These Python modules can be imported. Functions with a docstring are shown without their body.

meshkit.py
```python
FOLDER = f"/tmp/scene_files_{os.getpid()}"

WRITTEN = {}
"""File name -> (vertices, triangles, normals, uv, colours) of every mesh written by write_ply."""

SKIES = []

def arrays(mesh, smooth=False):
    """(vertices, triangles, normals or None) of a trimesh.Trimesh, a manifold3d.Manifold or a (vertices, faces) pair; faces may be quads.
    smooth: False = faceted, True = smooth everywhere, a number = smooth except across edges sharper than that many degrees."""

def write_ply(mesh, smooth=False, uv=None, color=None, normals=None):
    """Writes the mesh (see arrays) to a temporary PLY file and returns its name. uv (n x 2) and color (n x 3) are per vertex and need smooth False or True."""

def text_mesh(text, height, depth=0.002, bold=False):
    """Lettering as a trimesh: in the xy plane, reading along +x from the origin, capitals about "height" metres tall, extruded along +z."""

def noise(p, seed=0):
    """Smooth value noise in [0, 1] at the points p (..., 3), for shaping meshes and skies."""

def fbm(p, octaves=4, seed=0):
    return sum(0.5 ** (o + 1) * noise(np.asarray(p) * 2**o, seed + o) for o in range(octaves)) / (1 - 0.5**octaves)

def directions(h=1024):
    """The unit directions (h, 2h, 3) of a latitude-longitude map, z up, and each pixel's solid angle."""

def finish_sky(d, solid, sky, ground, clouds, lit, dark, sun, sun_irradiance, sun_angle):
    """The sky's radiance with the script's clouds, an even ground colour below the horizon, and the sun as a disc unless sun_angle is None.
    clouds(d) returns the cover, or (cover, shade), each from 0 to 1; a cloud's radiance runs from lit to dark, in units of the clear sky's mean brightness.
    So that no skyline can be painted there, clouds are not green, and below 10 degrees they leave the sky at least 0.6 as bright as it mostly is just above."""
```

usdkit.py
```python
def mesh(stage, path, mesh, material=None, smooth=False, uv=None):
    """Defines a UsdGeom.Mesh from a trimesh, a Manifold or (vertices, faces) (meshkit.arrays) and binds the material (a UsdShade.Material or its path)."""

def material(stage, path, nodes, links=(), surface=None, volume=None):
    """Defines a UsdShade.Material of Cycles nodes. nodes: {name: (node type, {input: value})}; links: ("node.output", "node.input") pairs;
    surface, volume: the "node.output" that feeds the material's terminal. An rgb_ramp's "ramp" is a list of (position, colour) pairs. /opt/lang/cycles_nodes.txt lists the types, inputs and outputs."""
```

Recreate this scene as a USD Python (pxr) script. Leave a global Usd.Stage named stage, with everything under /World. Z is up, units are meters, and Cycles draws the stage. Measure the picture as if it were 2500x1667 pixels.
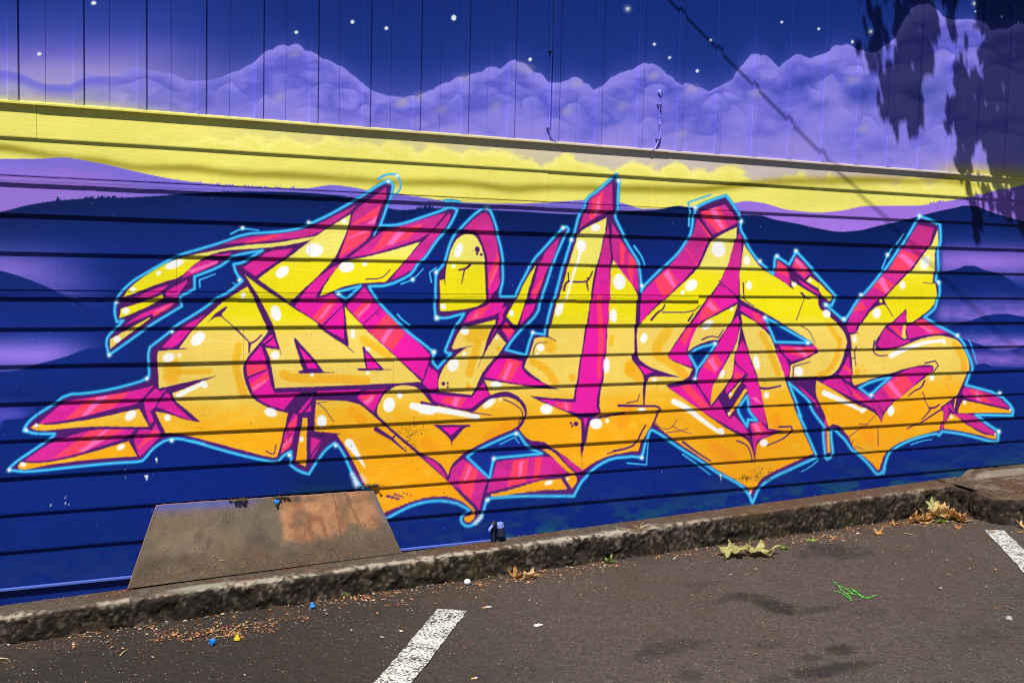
import math
import numpy as np
import trimesh
import meshkit
import usdkit
from pxr import Gf, Sdf, Usd, UsdGeom, UsdLux, UsdShade, Vt

# ---------------------------------------------------------------- camera, sky, sun, exposure
stage = Usd.Stage.CreateInMemory()
UsdGeom.SetStageUpAxis(stage, 'Z')
UsdGeom.SetStageMetersPerUnit(stage, 1.0)
UsdGeom.Xform.Define(stage, '/World')
UsdGeom.Scope.Define(stage, '/World/Looks')
FOCAL, YAW, PITCH_DOWN, ROLL = 2723.62107, 0.459355882, 0.0751765170, 0.0237869333      # focal length in widths of 2500
EYE = np.array([0., -5.73751461, 1.71633224])
_r0 = np.array([math.cos(YAW), -math.sin(YAW), 0.])
FWD = np.array([math.sin(YAW) * math.cos(PITCH_DOWN), math.cos(YAW) * math.cos(PITCH_DOWN), -math.sin(PITCH_DOWN)])
_u0 = np.cross(_r0, FWD)
RIGHT = math.cos(ROLL) * _r0 + math.sin(ROLL) * _u0
UP = -math.sin(ROLL) * _r0 + math.cos(ROLL) * _u0
cam = UsdGeom.Camera.Define(stage, '/World/camera')
cam.CreateHorizontalApertureAttr(36.0)
cam.CreateVerticalApertureAttr(24.0)
cam.CreateFocalLengthAttr(36.0 * FOCAL / 2500)
cam.CreateClippingRangeAttr(Gf.Vec2f(.05, 2000))
cam.CreateExposureAttr(0.48)
cam.AddTransformOp().Set(Gf.Matrix4d(*RIGHT, 0, *UP, 0, *(-FWD), 0, *EYE, 1))
SUN = np.array([-.33, -.41, .85])
SUN /= np.linalg.norm(SUN)
sky = UsdLux.DomeLight.Define(stage, '/World/sky')
usdkit.material(stage, '/World/Looks/sky_air', {
    'air': ('sky_texture', {'sky_type': 'single_scattering', 'sun_disc': False, 'sun_elevation': math.asin(SUN[2]), 'sun_rotation': math.atan2(SUN[0], SUN[1]), 'air_density': .5, 'aerosol_density': .1}),
    'bg': ('background_shader', {'strength': .05})}, [('air.color', 'bg.color')], surface='bg.background')
UsdShade.MaterialBindingAPI.Apply(sky.GetPrim()).Bind(UsdShade.Material.Get(stage, '/World/Looks/sky_air'))
sky.GetPrim().SetCustomDataByKey('kind', 'structure')
sun = UsdLux.DistantLight.Define(stage, '/World/sun')
sun.CreateIntensityAttr(1.25)
sun.CreateAngleAttr(.53)
sun.CreateColorAttr(Gf.Vec3f(1.0, .97, .92))
sun.GetPrim().CreateAttribute('inputs:normalize', Sdf.ValueTypeNames.Bool).Set(True)
_z = SUN
_x = np.cross([0, 0, 1], _z); _x /= np.linalg.norm(_x)
_y = np.cross(_z, _x)
sun.AddTransformOp().Set(Gf.Matrix4d(*_x, 0, *_y, 0, *_z, 0, 0, 0, 20, 1))

ROW = .178                       # exposed height of one lapped board
LIP1 = 2.2197                    # height of the first lip under the flashing
FLASH = 2.381                    # height of the flashing


def ray(px, py):
    return FWD + RIGHT * (px - 1250) / FOCAL - UP * (py - 833.5) / FOCAL


def on_wall(px, py, y=0.):
    """the point of the wall seen at a place of the picture (2500 wide)"""
    d = ray(px, py)
    return EYE + d * (y - EYE[1]) / d[1]


GX = .0212


def ground_z(x, y=0.):
    return -.133 + GX * (np.clip(x, -30, 40) - .0)


def on_ground(px, py, lift=0.):
    d = ray(px, py)
    t = (-.133 + lift + GX * EYE[0] - EYE[2]) / (d[2] - GX * d[0])
    return EYE + d * t


def kerb_z(x):
    return .0321 * (np.clip(x, -30, 40) - .147)


def on_kerb(px, py, lift=0.):
    d = ray(px, py)
    t = (-.0321 * .147 + lift + .0321 * EYE[0] - EYE[2]) / (d[2] - .0321 * d[0])
    return EYE + d * t


def sheet_of(x, z):
    """wall metres to the mural's drawing sheet (a flat projective map of the wall plane)"""
    d = np.stack([x - EYE[0], np.full_like(x, -EYE[1]), z - EYE[2]], -1)
    w = d @ FWD
    return 1250 + FOCAL * (d @ RIGHT) / w, 833.5 - FOCAL * (d @ UP) / w


# ---------------------------------------------------------------- helpers
used = {}


def path_of(name, parent=None):
    base = (str(parent.GetPath()) if parent is not None else '/World') + '/' + name
    n = used.get(base, 0)
    used[base] = n + 1
    return base if n == 0 else f'{base}_{n:03d}'


def tag(o, label=None, cat=None, group=None, kind=None):
    p = o.GetPrim() if hasattr(o, 'GetPrim') else o
    for key, v in (('label', label), ('category', cat), ('group', group), ('kind', kind)):
        if v:
            p.SetCustomDataByKey(key, v)
    return p


def thing(name, label=None, cat=None, loc=(0, 0, 0), rotz=0., group=None, kind=None):
    x = UsdGeom.Xform.Define(stage, path_of(name))
    x.AddTranslateOp().Set(Gf.Vec3d(*map(float, loc)))
    if rotz:
        x.AddRotateZOp().Set(math.degrees(rotz))
    return tag(x, label, cat, group, kind)


def put(name, mesh, mat, parent=None, smooth=False, color=None):
    m = usdkit.mesh(stage, path_of(name, parent), mesh, mat, smooth)
    if color is not None:
        UsdGeom.PrimvarsAPI(m).CreatePrimvar('paint', Sdf.ValueTypeNames.Color3fArray, 'vertex').Set(Vt.Vec3fArray.FromNumpy(np.asarray(color, np.float32)))
    return m.GetPrim()


def linear(c):
    c = np.clip(c, 0, 1)
    return np.where(c < .04045, c / 12.92, ((c + .055) / 1.055) ** 2.4)


def grid_faces(nu, nv, flip=False, first=0):
    i, j = np.meshgrid(np.arange(nu - 1), np.arange(nv - 1), indexing='ij')
    a = first + i * nv + j
    q = np.stack([a, a + nv, a + nv + 1, a + 1], -1).reshape(-1, 4)
    if flip:
        q = q[:, ::-1]
    return np.vstack([q[:, [0, 1, 2]], q[:, [0, 2, 3]]])


def cat_mesh(parts):
    v, f, n = [], [], 0
    for a, b in parts:
        v.append(np.asarray(a, float)); f.append(np.asarray(b, int) + n); n += len(a)
    return np.vstack(v), np.vstack(f)


def tube(path, r, sides=10, cap=True):
    p = np.asarray(path, float)
    r = np.broadcast_to(r, (len(p),))
    t = np.gradient(p, axis=0)
    t /= np.linalg.norm(t, axis=1, keepdims=True) + 1e-12
    ref = np.array([0, 0, 1.]) if abs(t[:, 2]).mean() < .8 else np.array([0, 1., 0])
    a = np.cross(t, ref); a /= np.linalg.norm(a, axis=1, keepdims=True) + 1e-12
    b = np.cross(t, a)
    ang = np.arange(sides) * 2 * math.pi / sides
    v = (p[:, None] + r[:, None, None] * (np.cos(ang)[None, :, None] * a[:, None] + np.sin(ang)[None, :, None] * b[:, None])).reshape(-1, 3)
    i, j = np.meshgrid(np.arange(len(p) - 1), np.arange(sides), indexing='ij')
    q = np.stack([i * sides + j, i * sides + (j + 1) % sides, (i + 1) * sides + (j + 1) % sides, (i + 1) * sides + j], -1).reshape(-1, 4)
    f = [np.vstack([q[:, [0, 1, 2]], q[:, [0, 2, 3]]])]
    if cap:
        v = np.vstack([v, p[0], p[-1]])
        n = len(v)
        k = np.arange(sides)
        f.append(np.stack([np.full(sides, n - 2), (k + 1) % sides, k], -1))
        o = (len(p) - 1) * sides
        f.append(np.stack([np.full(sides, n - 1), o + k, o + (k + 1) % sides], -1))
    return v, np.vstack(f)


def box(x0, x1, y0, y1, z0, z1, bevel=0.):
    m = trimesh.creation.box([x1 - x0, y1 - y0, z1 - z0])
    m.apply_translation([(x0 + x1) / 2, (y0 + y1) / 2, (z0 + z1) / 2])
    return np.array(m.vertices), np.array(m.faces)


def lathe(profile, n=20, axis=2):
    """profile: (radius, height) pairs"""
    pr = np.asarray(profile, float)
    ang = np.arange(n) * 2 * math.pi / n
    v = np.stack([pr[:, None, 0] * np.cos(ang), pr[:, None, 0] * np.sin(ang), np.broadcast_to(pr[:, None, 1], (len(pr), n))], -1).reshape(-1, 3)
    i, j = np.meshgrid(np.arange(len(pr) - 1), np.arange(n), indexing='ij')
    q = np.stack([i * n + j, i * n + (j + 1) % n, (i + 1) * n + (j + 1) % n, (i + 1) * n + j], -1).reshape(-1, 4)
    return v, np.vstack([q[:, [0, 1, 2]], q[:, [0, 2, 3]]])


def rot(v, ax, ang):
    return np.asarray(v) @ trimesh.transformations.rotation_matrix(ang, ax)[:3, :3].T


def mat(name, nodes, links, surface='p.BSDF'):
    return usdkit.material(stage, '/World/Looks/' + name, nodes, links, surface=surface)


def painted(name, grain, rough=.42, bump=.25, dist=.004, spec=.4):
    """a surface whose colour is its own 'paint' attribute, over wood grain"""
    return mat(name, {
        'a': ('attribute', {'attribute': 'paint'}), 'g': ('geometry', {}), 'm': ('mapping', {'scale': grain}),
        'n': ('noise_texture', {'scale': 1., 'detail': 5., 'roughness': .6, 'distortion': .6}),
        'fine': ('noise_texture', {'scale': 420., 'detail': 2.}), 'mr': ('map_range', {'from_min': .3, 'from_max': .7, 'to_min': .98, 'to_max': 1.02}),
        'mul': ('mix_color', {'blend_type': 'multiply', 'fac': 1., 'use_clamp': False}), 'add': ('math', {'math_type': 'multiply_add', 'value2': .25}),
        'b': ('bump', {'strength': bump, 'distance': dist}),
        'p': ('principled_bsdf', {'roughness': rough, 'specular_ior_level': spec})},
        [('g.position', 'm.vector'), ('m.vector', 'n.vector'), ('g.position', 'fine.vector'), ('n.fac', 'mr.value'), ('a.color', 'mul.a'), ('mr.result', 'mul.b'),
         ('mul.result', 'p.base_color'), ('fine.fac', 'add.value1'), ('n.fac', 'add.value3'), ('add.value', 'b.height'), ('b.normal', 'p.normal')])


def plain(name, col, rough=.5, var=.25, scale=40., metal=0., bump=0., spec=.5):
    c = np.array(col)
    return mat(name, {'g': ('geometry', {}), 'n': ('noise_texture', {'scale': scale, 'detail': 4.}), 'r': ('rgb_ramp', {'ramp': [(.25, c * (1 - var)), (.75, np.minimum(c * (1 + var), .9))]}),
                      'b': ('bump', {'strength': bump, 'distance': .003}), 'p': ('principled_bsdf', {'roughness': rough, 'metallic': metal, 'specular_ior_level': spec})},
               [('g.position', 'n.vector'), ('n.fac', 'r.fac'), ('r.color', 'p.base_color'), ('n.fac', 'b.height'), ('b.normal', 'p.normal')])


def attr_mat(name, rough=.85, bump=.4, dist=.004, scale=160., spec=.3, var=.22, trans=False):
    nodes = {'a': ('attribute', {'attribute': 'paint'}), 'g': ('geometry', {}), 'n': ('noise_texture', {'scale': scale, 'detail': 6., 'roughness': .65}),
             'mr': ('map_range', {'from_min': .25, 'from_max': .75, 'to_min': 1 - var, 'to_max': 1 + var}), 'mul': ('mix_color', {'blend_type': 'multiply', 'fac': 1., 'use_clamp': False}),
             'b': ('bump', {'strength': bump, 'distance': dist}), 'p': ('principled_bsdf', {'roughness': rough, 'specular_ior_level': spec})}
    links = [('g.position', 'n.vector'), ('n.fac', 'mr.value'), ('a.color', 'mul.a'), ('mr.result', 'mul.b'), ('mul.result', 'p.base_color'), ('n.fac', 'b.height'), ('b.normal', 'p.normal')]
    if trans:
        nodes['t'] = ('translucent_bsdf', {}); nodes['mx'] = ('mix_closure', {'fac': .3})
        links += [('mul.result', 't.color'), ('p.BSDF', 'mx.closure1'), ('t.BSDF', 'mx.closure2')]
        return mat(name, nodes, links, 'mx.closure')
    return mat(name, nodes, links)


M = {}


from scipy.interpolate import PchipInterpolator


# ---------------------------------------------------------------- the mural: a design sheet of flat paint shapes
# Sheet coordinates are a flat drawing of the wall; sheet_of() maps wall metres to the sheet. Letters before a list name the
# corner of the sub-sheet its numbers count from.
SUB = {'A': (0, 720), 'B': (0, 980), 'C': (250, 520), 'D': (300, 760), 'E': (650, 400), 'F': (650, 680), 'G': (650, 960),
       'H': (1040, 420), 'I': (1040, 720), 'J': (1040, 980), 'K': (1500, 450), 'L': (1500, 720), 'M': (1500, 960),
       'P': (2000, 500), 'Q': (2000, 830), 'Z': (0, 1000), 'Y': (1500, 1000), 'a': (0, 0), 'b': (750, 0), 'c': (1500, 0), 'n': (0, 0)}
SCALE = {'Z': 2.351, 'Y': 2.351, 'a': 2.351, 'b': 2.351, 'c': 2.351, 'n': 1.0}


def pts(text):
    out, t = [], 'n'
    for w in text.split():
        if w[0].isalpha():
            t, w = w[0], w[1:]
        if w:
            x, y = map(float, w.split(','))
            s = SCALE.get(t, 4.704)
            out.append((SUB[t][0] + x / s, SUB[t][1] + y / s))
    return np.array(out)


def smooth_path(p, closed=False, n=3):
    """rounds a traced polyline slightly (one corner cutting pass on wide angles only)"""
    q = []
    m = len(p)
    for i in range(m):
        if not closed and i in (0, m - 1):
            q.append(p[i]); continue
        a, b, c = p[i - 1], p[i], p[(i + 1) % m]
        u, v = a - b, c - b
        lu, lv = np.linalg.norm(u), np.linalg.norm(v)
        if lu < 1e-6 or lv < 1e-6:
            continue
        if (u @ v) / (lu * lv) < -0.55:
            q += [b + u * .25, b + v * .25]
        else:
            q.append(b)
    return np.array(q)


OUTLINE = """B105,785 250,805 450,795 800,755 1200,715 1400,700 1620,690 1670,650 1740,560 1820,495 1900,450 1980,430 2080,430 2200,460 2352,492
Z1100,180 1250,225 1400,265 1550,297 G110,785 150,770 200,710 285,668 287,760 285,830 380,895 490,930 540,860 600,760 680,650 790,570 830,600 900,710 960,850 1000,950
1060,1030 1110,1100 1230,1130 1330,1420 1380,1440 1500,1370 1700,1275 1900,1235 2060,1235 2200,1265 J350,1165 450,1215 500,1250 430,1300 405,1350 420,1400 470,1435
520,1430 600,1380 655,1310 665,1240 690,1150 710,1115 800,1105 1100,1085 1350,1085 1700,1085 1740,1010 1800,910 1850,870 1880,810 2000,720 2150,650 2352,635
M188,725 320,735 350,640 375,540 400,450 430,420 470,435 560,490 700,590 850,690 1000,780 1100,850 1200,920 1350,990 1480,1075 1550,1150 1590,1260 1620,1200 1670,1090
1730,1020 1850,950 2000,885 2200,795 2330,740 2300,660 2230,480 2120,240 L2150,1400 2100,1250 2015,1010 2250,1220 Y1135,0 1185,70 1208,100 Q55,1100 65,1250 70,1330 100,1370
140,1350 155,1320 160,1280 145,1100 150,1030 190,1030 250,1090 310,1150 350,1220 385,1270 430,1290 470,1320 540,1390 600,1460 650,1535 700,1540 740,1500 770,1400 810,1300
870,1240 950,1195 1100,1130 1350,1070 1385,1095 1420,1050 1600,1070 1800,1115 1950,1160 2050,1170 2070,1050 1950,970 1860,900 1800,860 1900,860 2220,865 2235,780 2080,620
1690,515 1740,390 1765,330 1750,250 1720,160 1680,70 1640,5 P1600,1510 1500,1450 1360,1380 1210,1290 1280,1240 1340,1185 1370,1080 1390,1000 1390,890 1350,870 1370,760
1375,500 1400,400 1400,230 1290,180 1160,130 1120,200 1040,330 960,450 880,580 760,740 620,910 490,1050 420,1140 350,1250 290,1335 200,1250 75,1140 150,1160 200,1060
100,940 K2352,1060 2280,975 2100,770 2010,920 1870,825 1845,850 1835,1030 1760,970 1660,880 1560,740 1510,620 1450,520 1460,420 1440,370 1370,240 1290,130 1120,180
930,270 910,370 900,480 870,590 820,680 730,800 600,920 450,1060 330,1180 312,1230 310,1100 300,960 270,870 200,760 120,610 60,480 10,370 H2200,440 2210,250 2230,100
2190,30 2000,200 1840,310 1810,430 1760,500 1720,640 1680,780 1620,950 1580,1080 1500,1370 1460,1480 I1420,200 1385,330 1370,455 1235,435 1190,540 1150,690 1000,650
920,630 1000,510 1130,370 1290,210 1320,60 H1340,1400 1400,1250 1480,1000 1560,830 1640,660 1620,630 1570,640 1470,760 1340,900 1240,1000 1150,1180 1080,1300 1020,1430
850,1430 850,1380 890,1250 890,1050 870,880 830,720 790,560 740,430 690,400 620,440 530,510 400,640 320,740 270,850 230,990 200,1080 120,1150 110,1300 105,1480 I105,200
120,265 250,265 350,235 440,215 400,280 350,340 300,460 220,640 245,670 290,670 250,720 140,840 80,770 90,660 0,580 F1600,590 1300,280 1220,170 1180,90 E1400,1400
1640,1290 1700,1230 1760,1130 1830,1080 1950,900 2060,780 2150,640 2200,530 2120,490 2000,545 1800,610 1600,680 1450,710 1310,705 1360,580 1400,460 1440,350 1460,240
1410,190 1300,240 1100,370 900,490 700,600 500,690 400,740 200,775 0,790 C1640,240 1370,340 1100,420 900,475 750,550 500,690 350,780 250,870 180,950 150,1030 140,1150
165,1250 240,1235 180,1300 60,1420 45,1500 A1235,620 1250,690 1440,560 1650,410 1720,350 2090,130 C890,960 1060,870 1060,730 1330,630 1460,540 1490,490 1840,430
1720,500 1620,570 1510,590 1540,700 1610,780 1450,910 1280,990 1250,1040 1050,1170 830,1300 780,1365 560,1530 A1720,600 1700,700 1710,800 1720,930 1690,960 1600,1000
1300,1080 1000,1130 760,1140 600,1270 400,1390 300,1490 270,1560 B300,340 400,370 630,370 600,410 400,550 200,680 120,750"""

HOLES = ["F800,160 1085,85 915,235", "J480,640 600,545 1035,355 1070,370 1160,520 1340,600 800,650 780,660 730,880",
         "L1735,260 1870,330 2250,550 1850,540 1800,400", "L870,680 950,610 1165,560 1050,740 955,850",
         "L1530,1160 1545,1280 1560,1350 1640,1440 1540,1430 1525,1510 1420,1330 1450,1260", "Q470,550 600,480 830,425 620,600 600,650"]

YELLOW = """B355,300 390,265 460,255 540,270 750,250 1100,195 1600,85 1715,290 1500,290 1100,285 800,305 500,335 420,335
B205,740 240,695 400,710 600,690 900,630 1300,510 1480,455 1575,628 1300,645 900,680 600,720 300,780 220,780
C1265,1129 1420,990 1665,845 1725,950 1770,1050 1880,1300 D1670,235 1560,380 1450,500 1400,590 1385,650 1390,750 1420,850 1470,970 1550,1040 1700,1120 1900,1170 1860,1340 1810,1560 Z1590,270 1560,275 1400,235 1100,155 D680,1410 490,1395 370,1150 550,1180 720,1250 890,1270 770,1160 620,1040 590,1000 565,940 800,850 1070,745 800,800 415,885 405,620 390,540 405,455 640,440 660,400 830,180 1030,0
F-242,-40 0,145 200,260 330,350 580,500 600,565 940,790 955,760 925,560 905,320 1100,540 1500,910 1785,1185 1400,1205 706,1236 103,1258 54,946 -6,796 154,816 98,576 -32,297
G420,280 475,280 470,500 465,770 460,850 340,780 370,600 400,420
G580,80 1030,90 1230,250 1360,370 1550,540 1720,680 1850,800 2090,1010 2300,1240 J480,1150 560,1240 575,1300 560,1350 510,1390 460,1380 440,1340 480,1320 530,1310 540,1250 440,1160 330,1110 200,1085 G1850,1190 1650,1250 1450,1330 1340,1370 1230,1130 1150,1080 1050,880 980,740 900,600 820,480 870,465 560,440 555,350 565,200
F1290,1450 1350,1340 1430,1265 1500,1228 1680,1225 1800,1300 1890,1425 I100,1265 500,1345 560,1340 680,1225 850,1172 960,1172 1060,1215 1120,1290 1140,1370 1110,1440 1040,1530 J800,400 520,540 400,630 300,720 255,850 200,740 100,660 0,620 G1750,670 1350,320 1280,250 1275,190
E-96,1324 0,1250 250,1080 500,890 740,715 972,580 945,700 930,790 790,1090 640,1250 350,1510 270,1600 190,1530
C240,965 290,880 450,750 650,610 860,530 1020,485 1200,450 1450,400 1700,362 2000,345 2352,283 2481,262 2352,330 2000,390 1700,412 1400,432 1190,497 1050,600 885,745 700,790 400,910
C195,1205 215,1100 350,1060 600,970 690,930 695,980 560,1060 310,1170
C350,1305 545,1195 545,1215 380,1340 90,1560 A1265,630 1265,510 C200,1390
H160,1245 225,1230 245,1060 280,920 340,790 430,715 530,700 600,760 655,880 682,1040 688,1490 560,1560 250,1600 165,1596
H1302,1020 1268,1090 1190,1320 1150,1460 1125,1560 1045,1765 1000,1750 925,1655 1000,1530 1080,1380 1160,1220 1250,1100
I298,605 350,490 410,385 600,335 800,283 795,340 745,420 690,570 650,700 640,740 600,845 660,700 740,560 825,438 925,555 860,650 720,810 640,910 575,1055 575,1075 530,1150 160,1105 140,1060 140,1000 175,890 240,790 340,700 450,610 540,583 440,600 320,628
H1758,690 1900,610 2080,525 2055,720 2000,960 1950,1120 1900,1360 1888,1500 I1845,340 1785,690 1730,1020 1700,1195 1500,1190 1195,1158 1290,1210 1670,1365 1790,1440 J1785,500 1790,620 1800,785 1550,590 1400,500 1340,455 1180,450 1075,320 I1150,1440 1165,1330 1130,1230 1050,1150 950,1110 850,1115 750,1150 670,975 1150,1045 1250,1065 1550,1090 1390,1035 1200,900 1135,830 1160,760 1215,620 1250,500 1330,485 1420,490 1410,450 1440,340 1500,100 H1530,1430 1600,1220 1660,1000 1730,800
K-12,870 40,930 272,1245 L258,100 240,340 232,680 208,740 330,900 345,950 345,1260 500,1275 500,1320 450,1470 M400,420 320,540 285,665 188,668 J2100,625 1950,690 1800,790 1795,640 1840,460 1890,215 2010,137 I1990,1250 2030,1020 2075,690 2095,340 2115,0 H2130,1100
K1145,620 1415,490 1395,650 1300,950 1220,1120 1080,1300 990,1420 880,1566 L850,350 640,640 620,690 640,745 900,850 850,960 620,1030 600,1040 660,1090 900,1260 1100,1400 1330,1560 M1540,530 1590,640 1615,810 1640,600 1680,540 1800,490 1960,430 1770,405 1740,200 L1715,1270 1690,1090 1640,920 1540,640 1480,400 1455,215 1640,320 1780,440 1840,580 1960,940 2060,1240 M2130,320 2230,560 2290,690 2100,780 1850,890 1700,970 1610,1090 1580,1150 1540,1080 1350,970 1150,860 1000,740 700,545 470,360 450,300 510,190 L345,1275 345,950 450,920 740,945 560,885 400,830 262,715 265,400 310,330 K330,1560 560,1340 640,1270 900,1040 990,930 1100,690
L1425,105 1340,330 1200,520 1120,515 960,570 840,650 900,480 990,320 1200,220
L1465,330 1430,560 1395,660 1380,800 1350,950 1280,1060 1110,1270 1110,1200 1150,1000 1300,760 1400,560 1440,440
L1520,930 1330,1200 1315,1150 1450,1000
L1515,1070 1535,1100 1330,1400 1300,1380 1480,1110
K1500,690 1590,830 1680,960 1850,1050 2060,1205 2035,1100 2200,1210 2352,1300 P0,1180 100,1260 220,1370 290,1450 325,1566 Q315,60 300,150 250,290 190,370 120,415 0,435 L2352,945 2010,945 2030,800 2200,745 2352,660 2310,580 2150,460 1900,310 1740,210 1480,70 K1440,1300 1450,970
P1370,280 1375,480 1340,520 1330,770 1312,890 1350,920 1355,1060 1320,1170 1150,1290 1080,1345 1020,1360 1000,1350 1010,1200 1005,1190 850,1340 790,1370 750,1420 650,1566 Q640,60 660,115 720,128 900,95 1050,35 P1150,1545 1300,1505 1450,1505 1570,1545 Q1600,10 1680,110 1725,230 1728,330 1700,400 1640,530 1570,650 1480,720 1400,770 1440,860 1390,1035 1200,1085 950,1165 830,1230 760,1310 690,1490 660,1480 620,1420 500,1320 400,1250 350,1110 290,1040 250,990 180,970 160,960 110,1000 60,830 30,760 -40,640 -20,470 20,480 200,590 400,720 640,830 700,900 715,960 745,850 850,730 1000,600 1310,370 1312,300 1250,285 1100,300 900,355 640,440 420,525 385,490 378,130 365,-60 P430,1480 500,1340 640,1170 720,1150 770,1050 990,830 1070,755 1200,580 1290,470
P980,1370 1020,1360 1000,1420 1000,1490 1010,1530 980,1540 955,1520
Q1660,690 1900,740 2150,800 2210,800 2205,840 2000,835 1600,840 1600,800 1640,720
Q1510,840 1600,890 1700,970 1880,1080 2000,1100 2045,1090 2040,1130 2000,1140 1850,1090 1600,1040 1440,1020 1450,960
Q1570,670 1590,670 1560,790 1550,780
Q100,1040 130,1050 130,1290 95,1290
K2260,1060 2352,1130 2352,1200 2210,1110
P0,890 150,1050 165,1070 130,1110 0,1010
E1780,895 1640,1060 1480,1250 1370,1360 1330,1360 1080,1370 880,1410 700,1490 610,1520 680,1380 850,1150 930,1110 1200,1060 1500,980
J1340,550 1420,545 1520,620 1600,720 1720,830 1650,835 1500,680 1400,590
J1740,880 1740,930 1680,1000 1600,880 1650,850 1720,850
J740,1060 800,1055 1100,980 1300,910 1560,885 1630,1010 1400,1015 1100,1045 870,1090 760,1095"""

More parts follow.
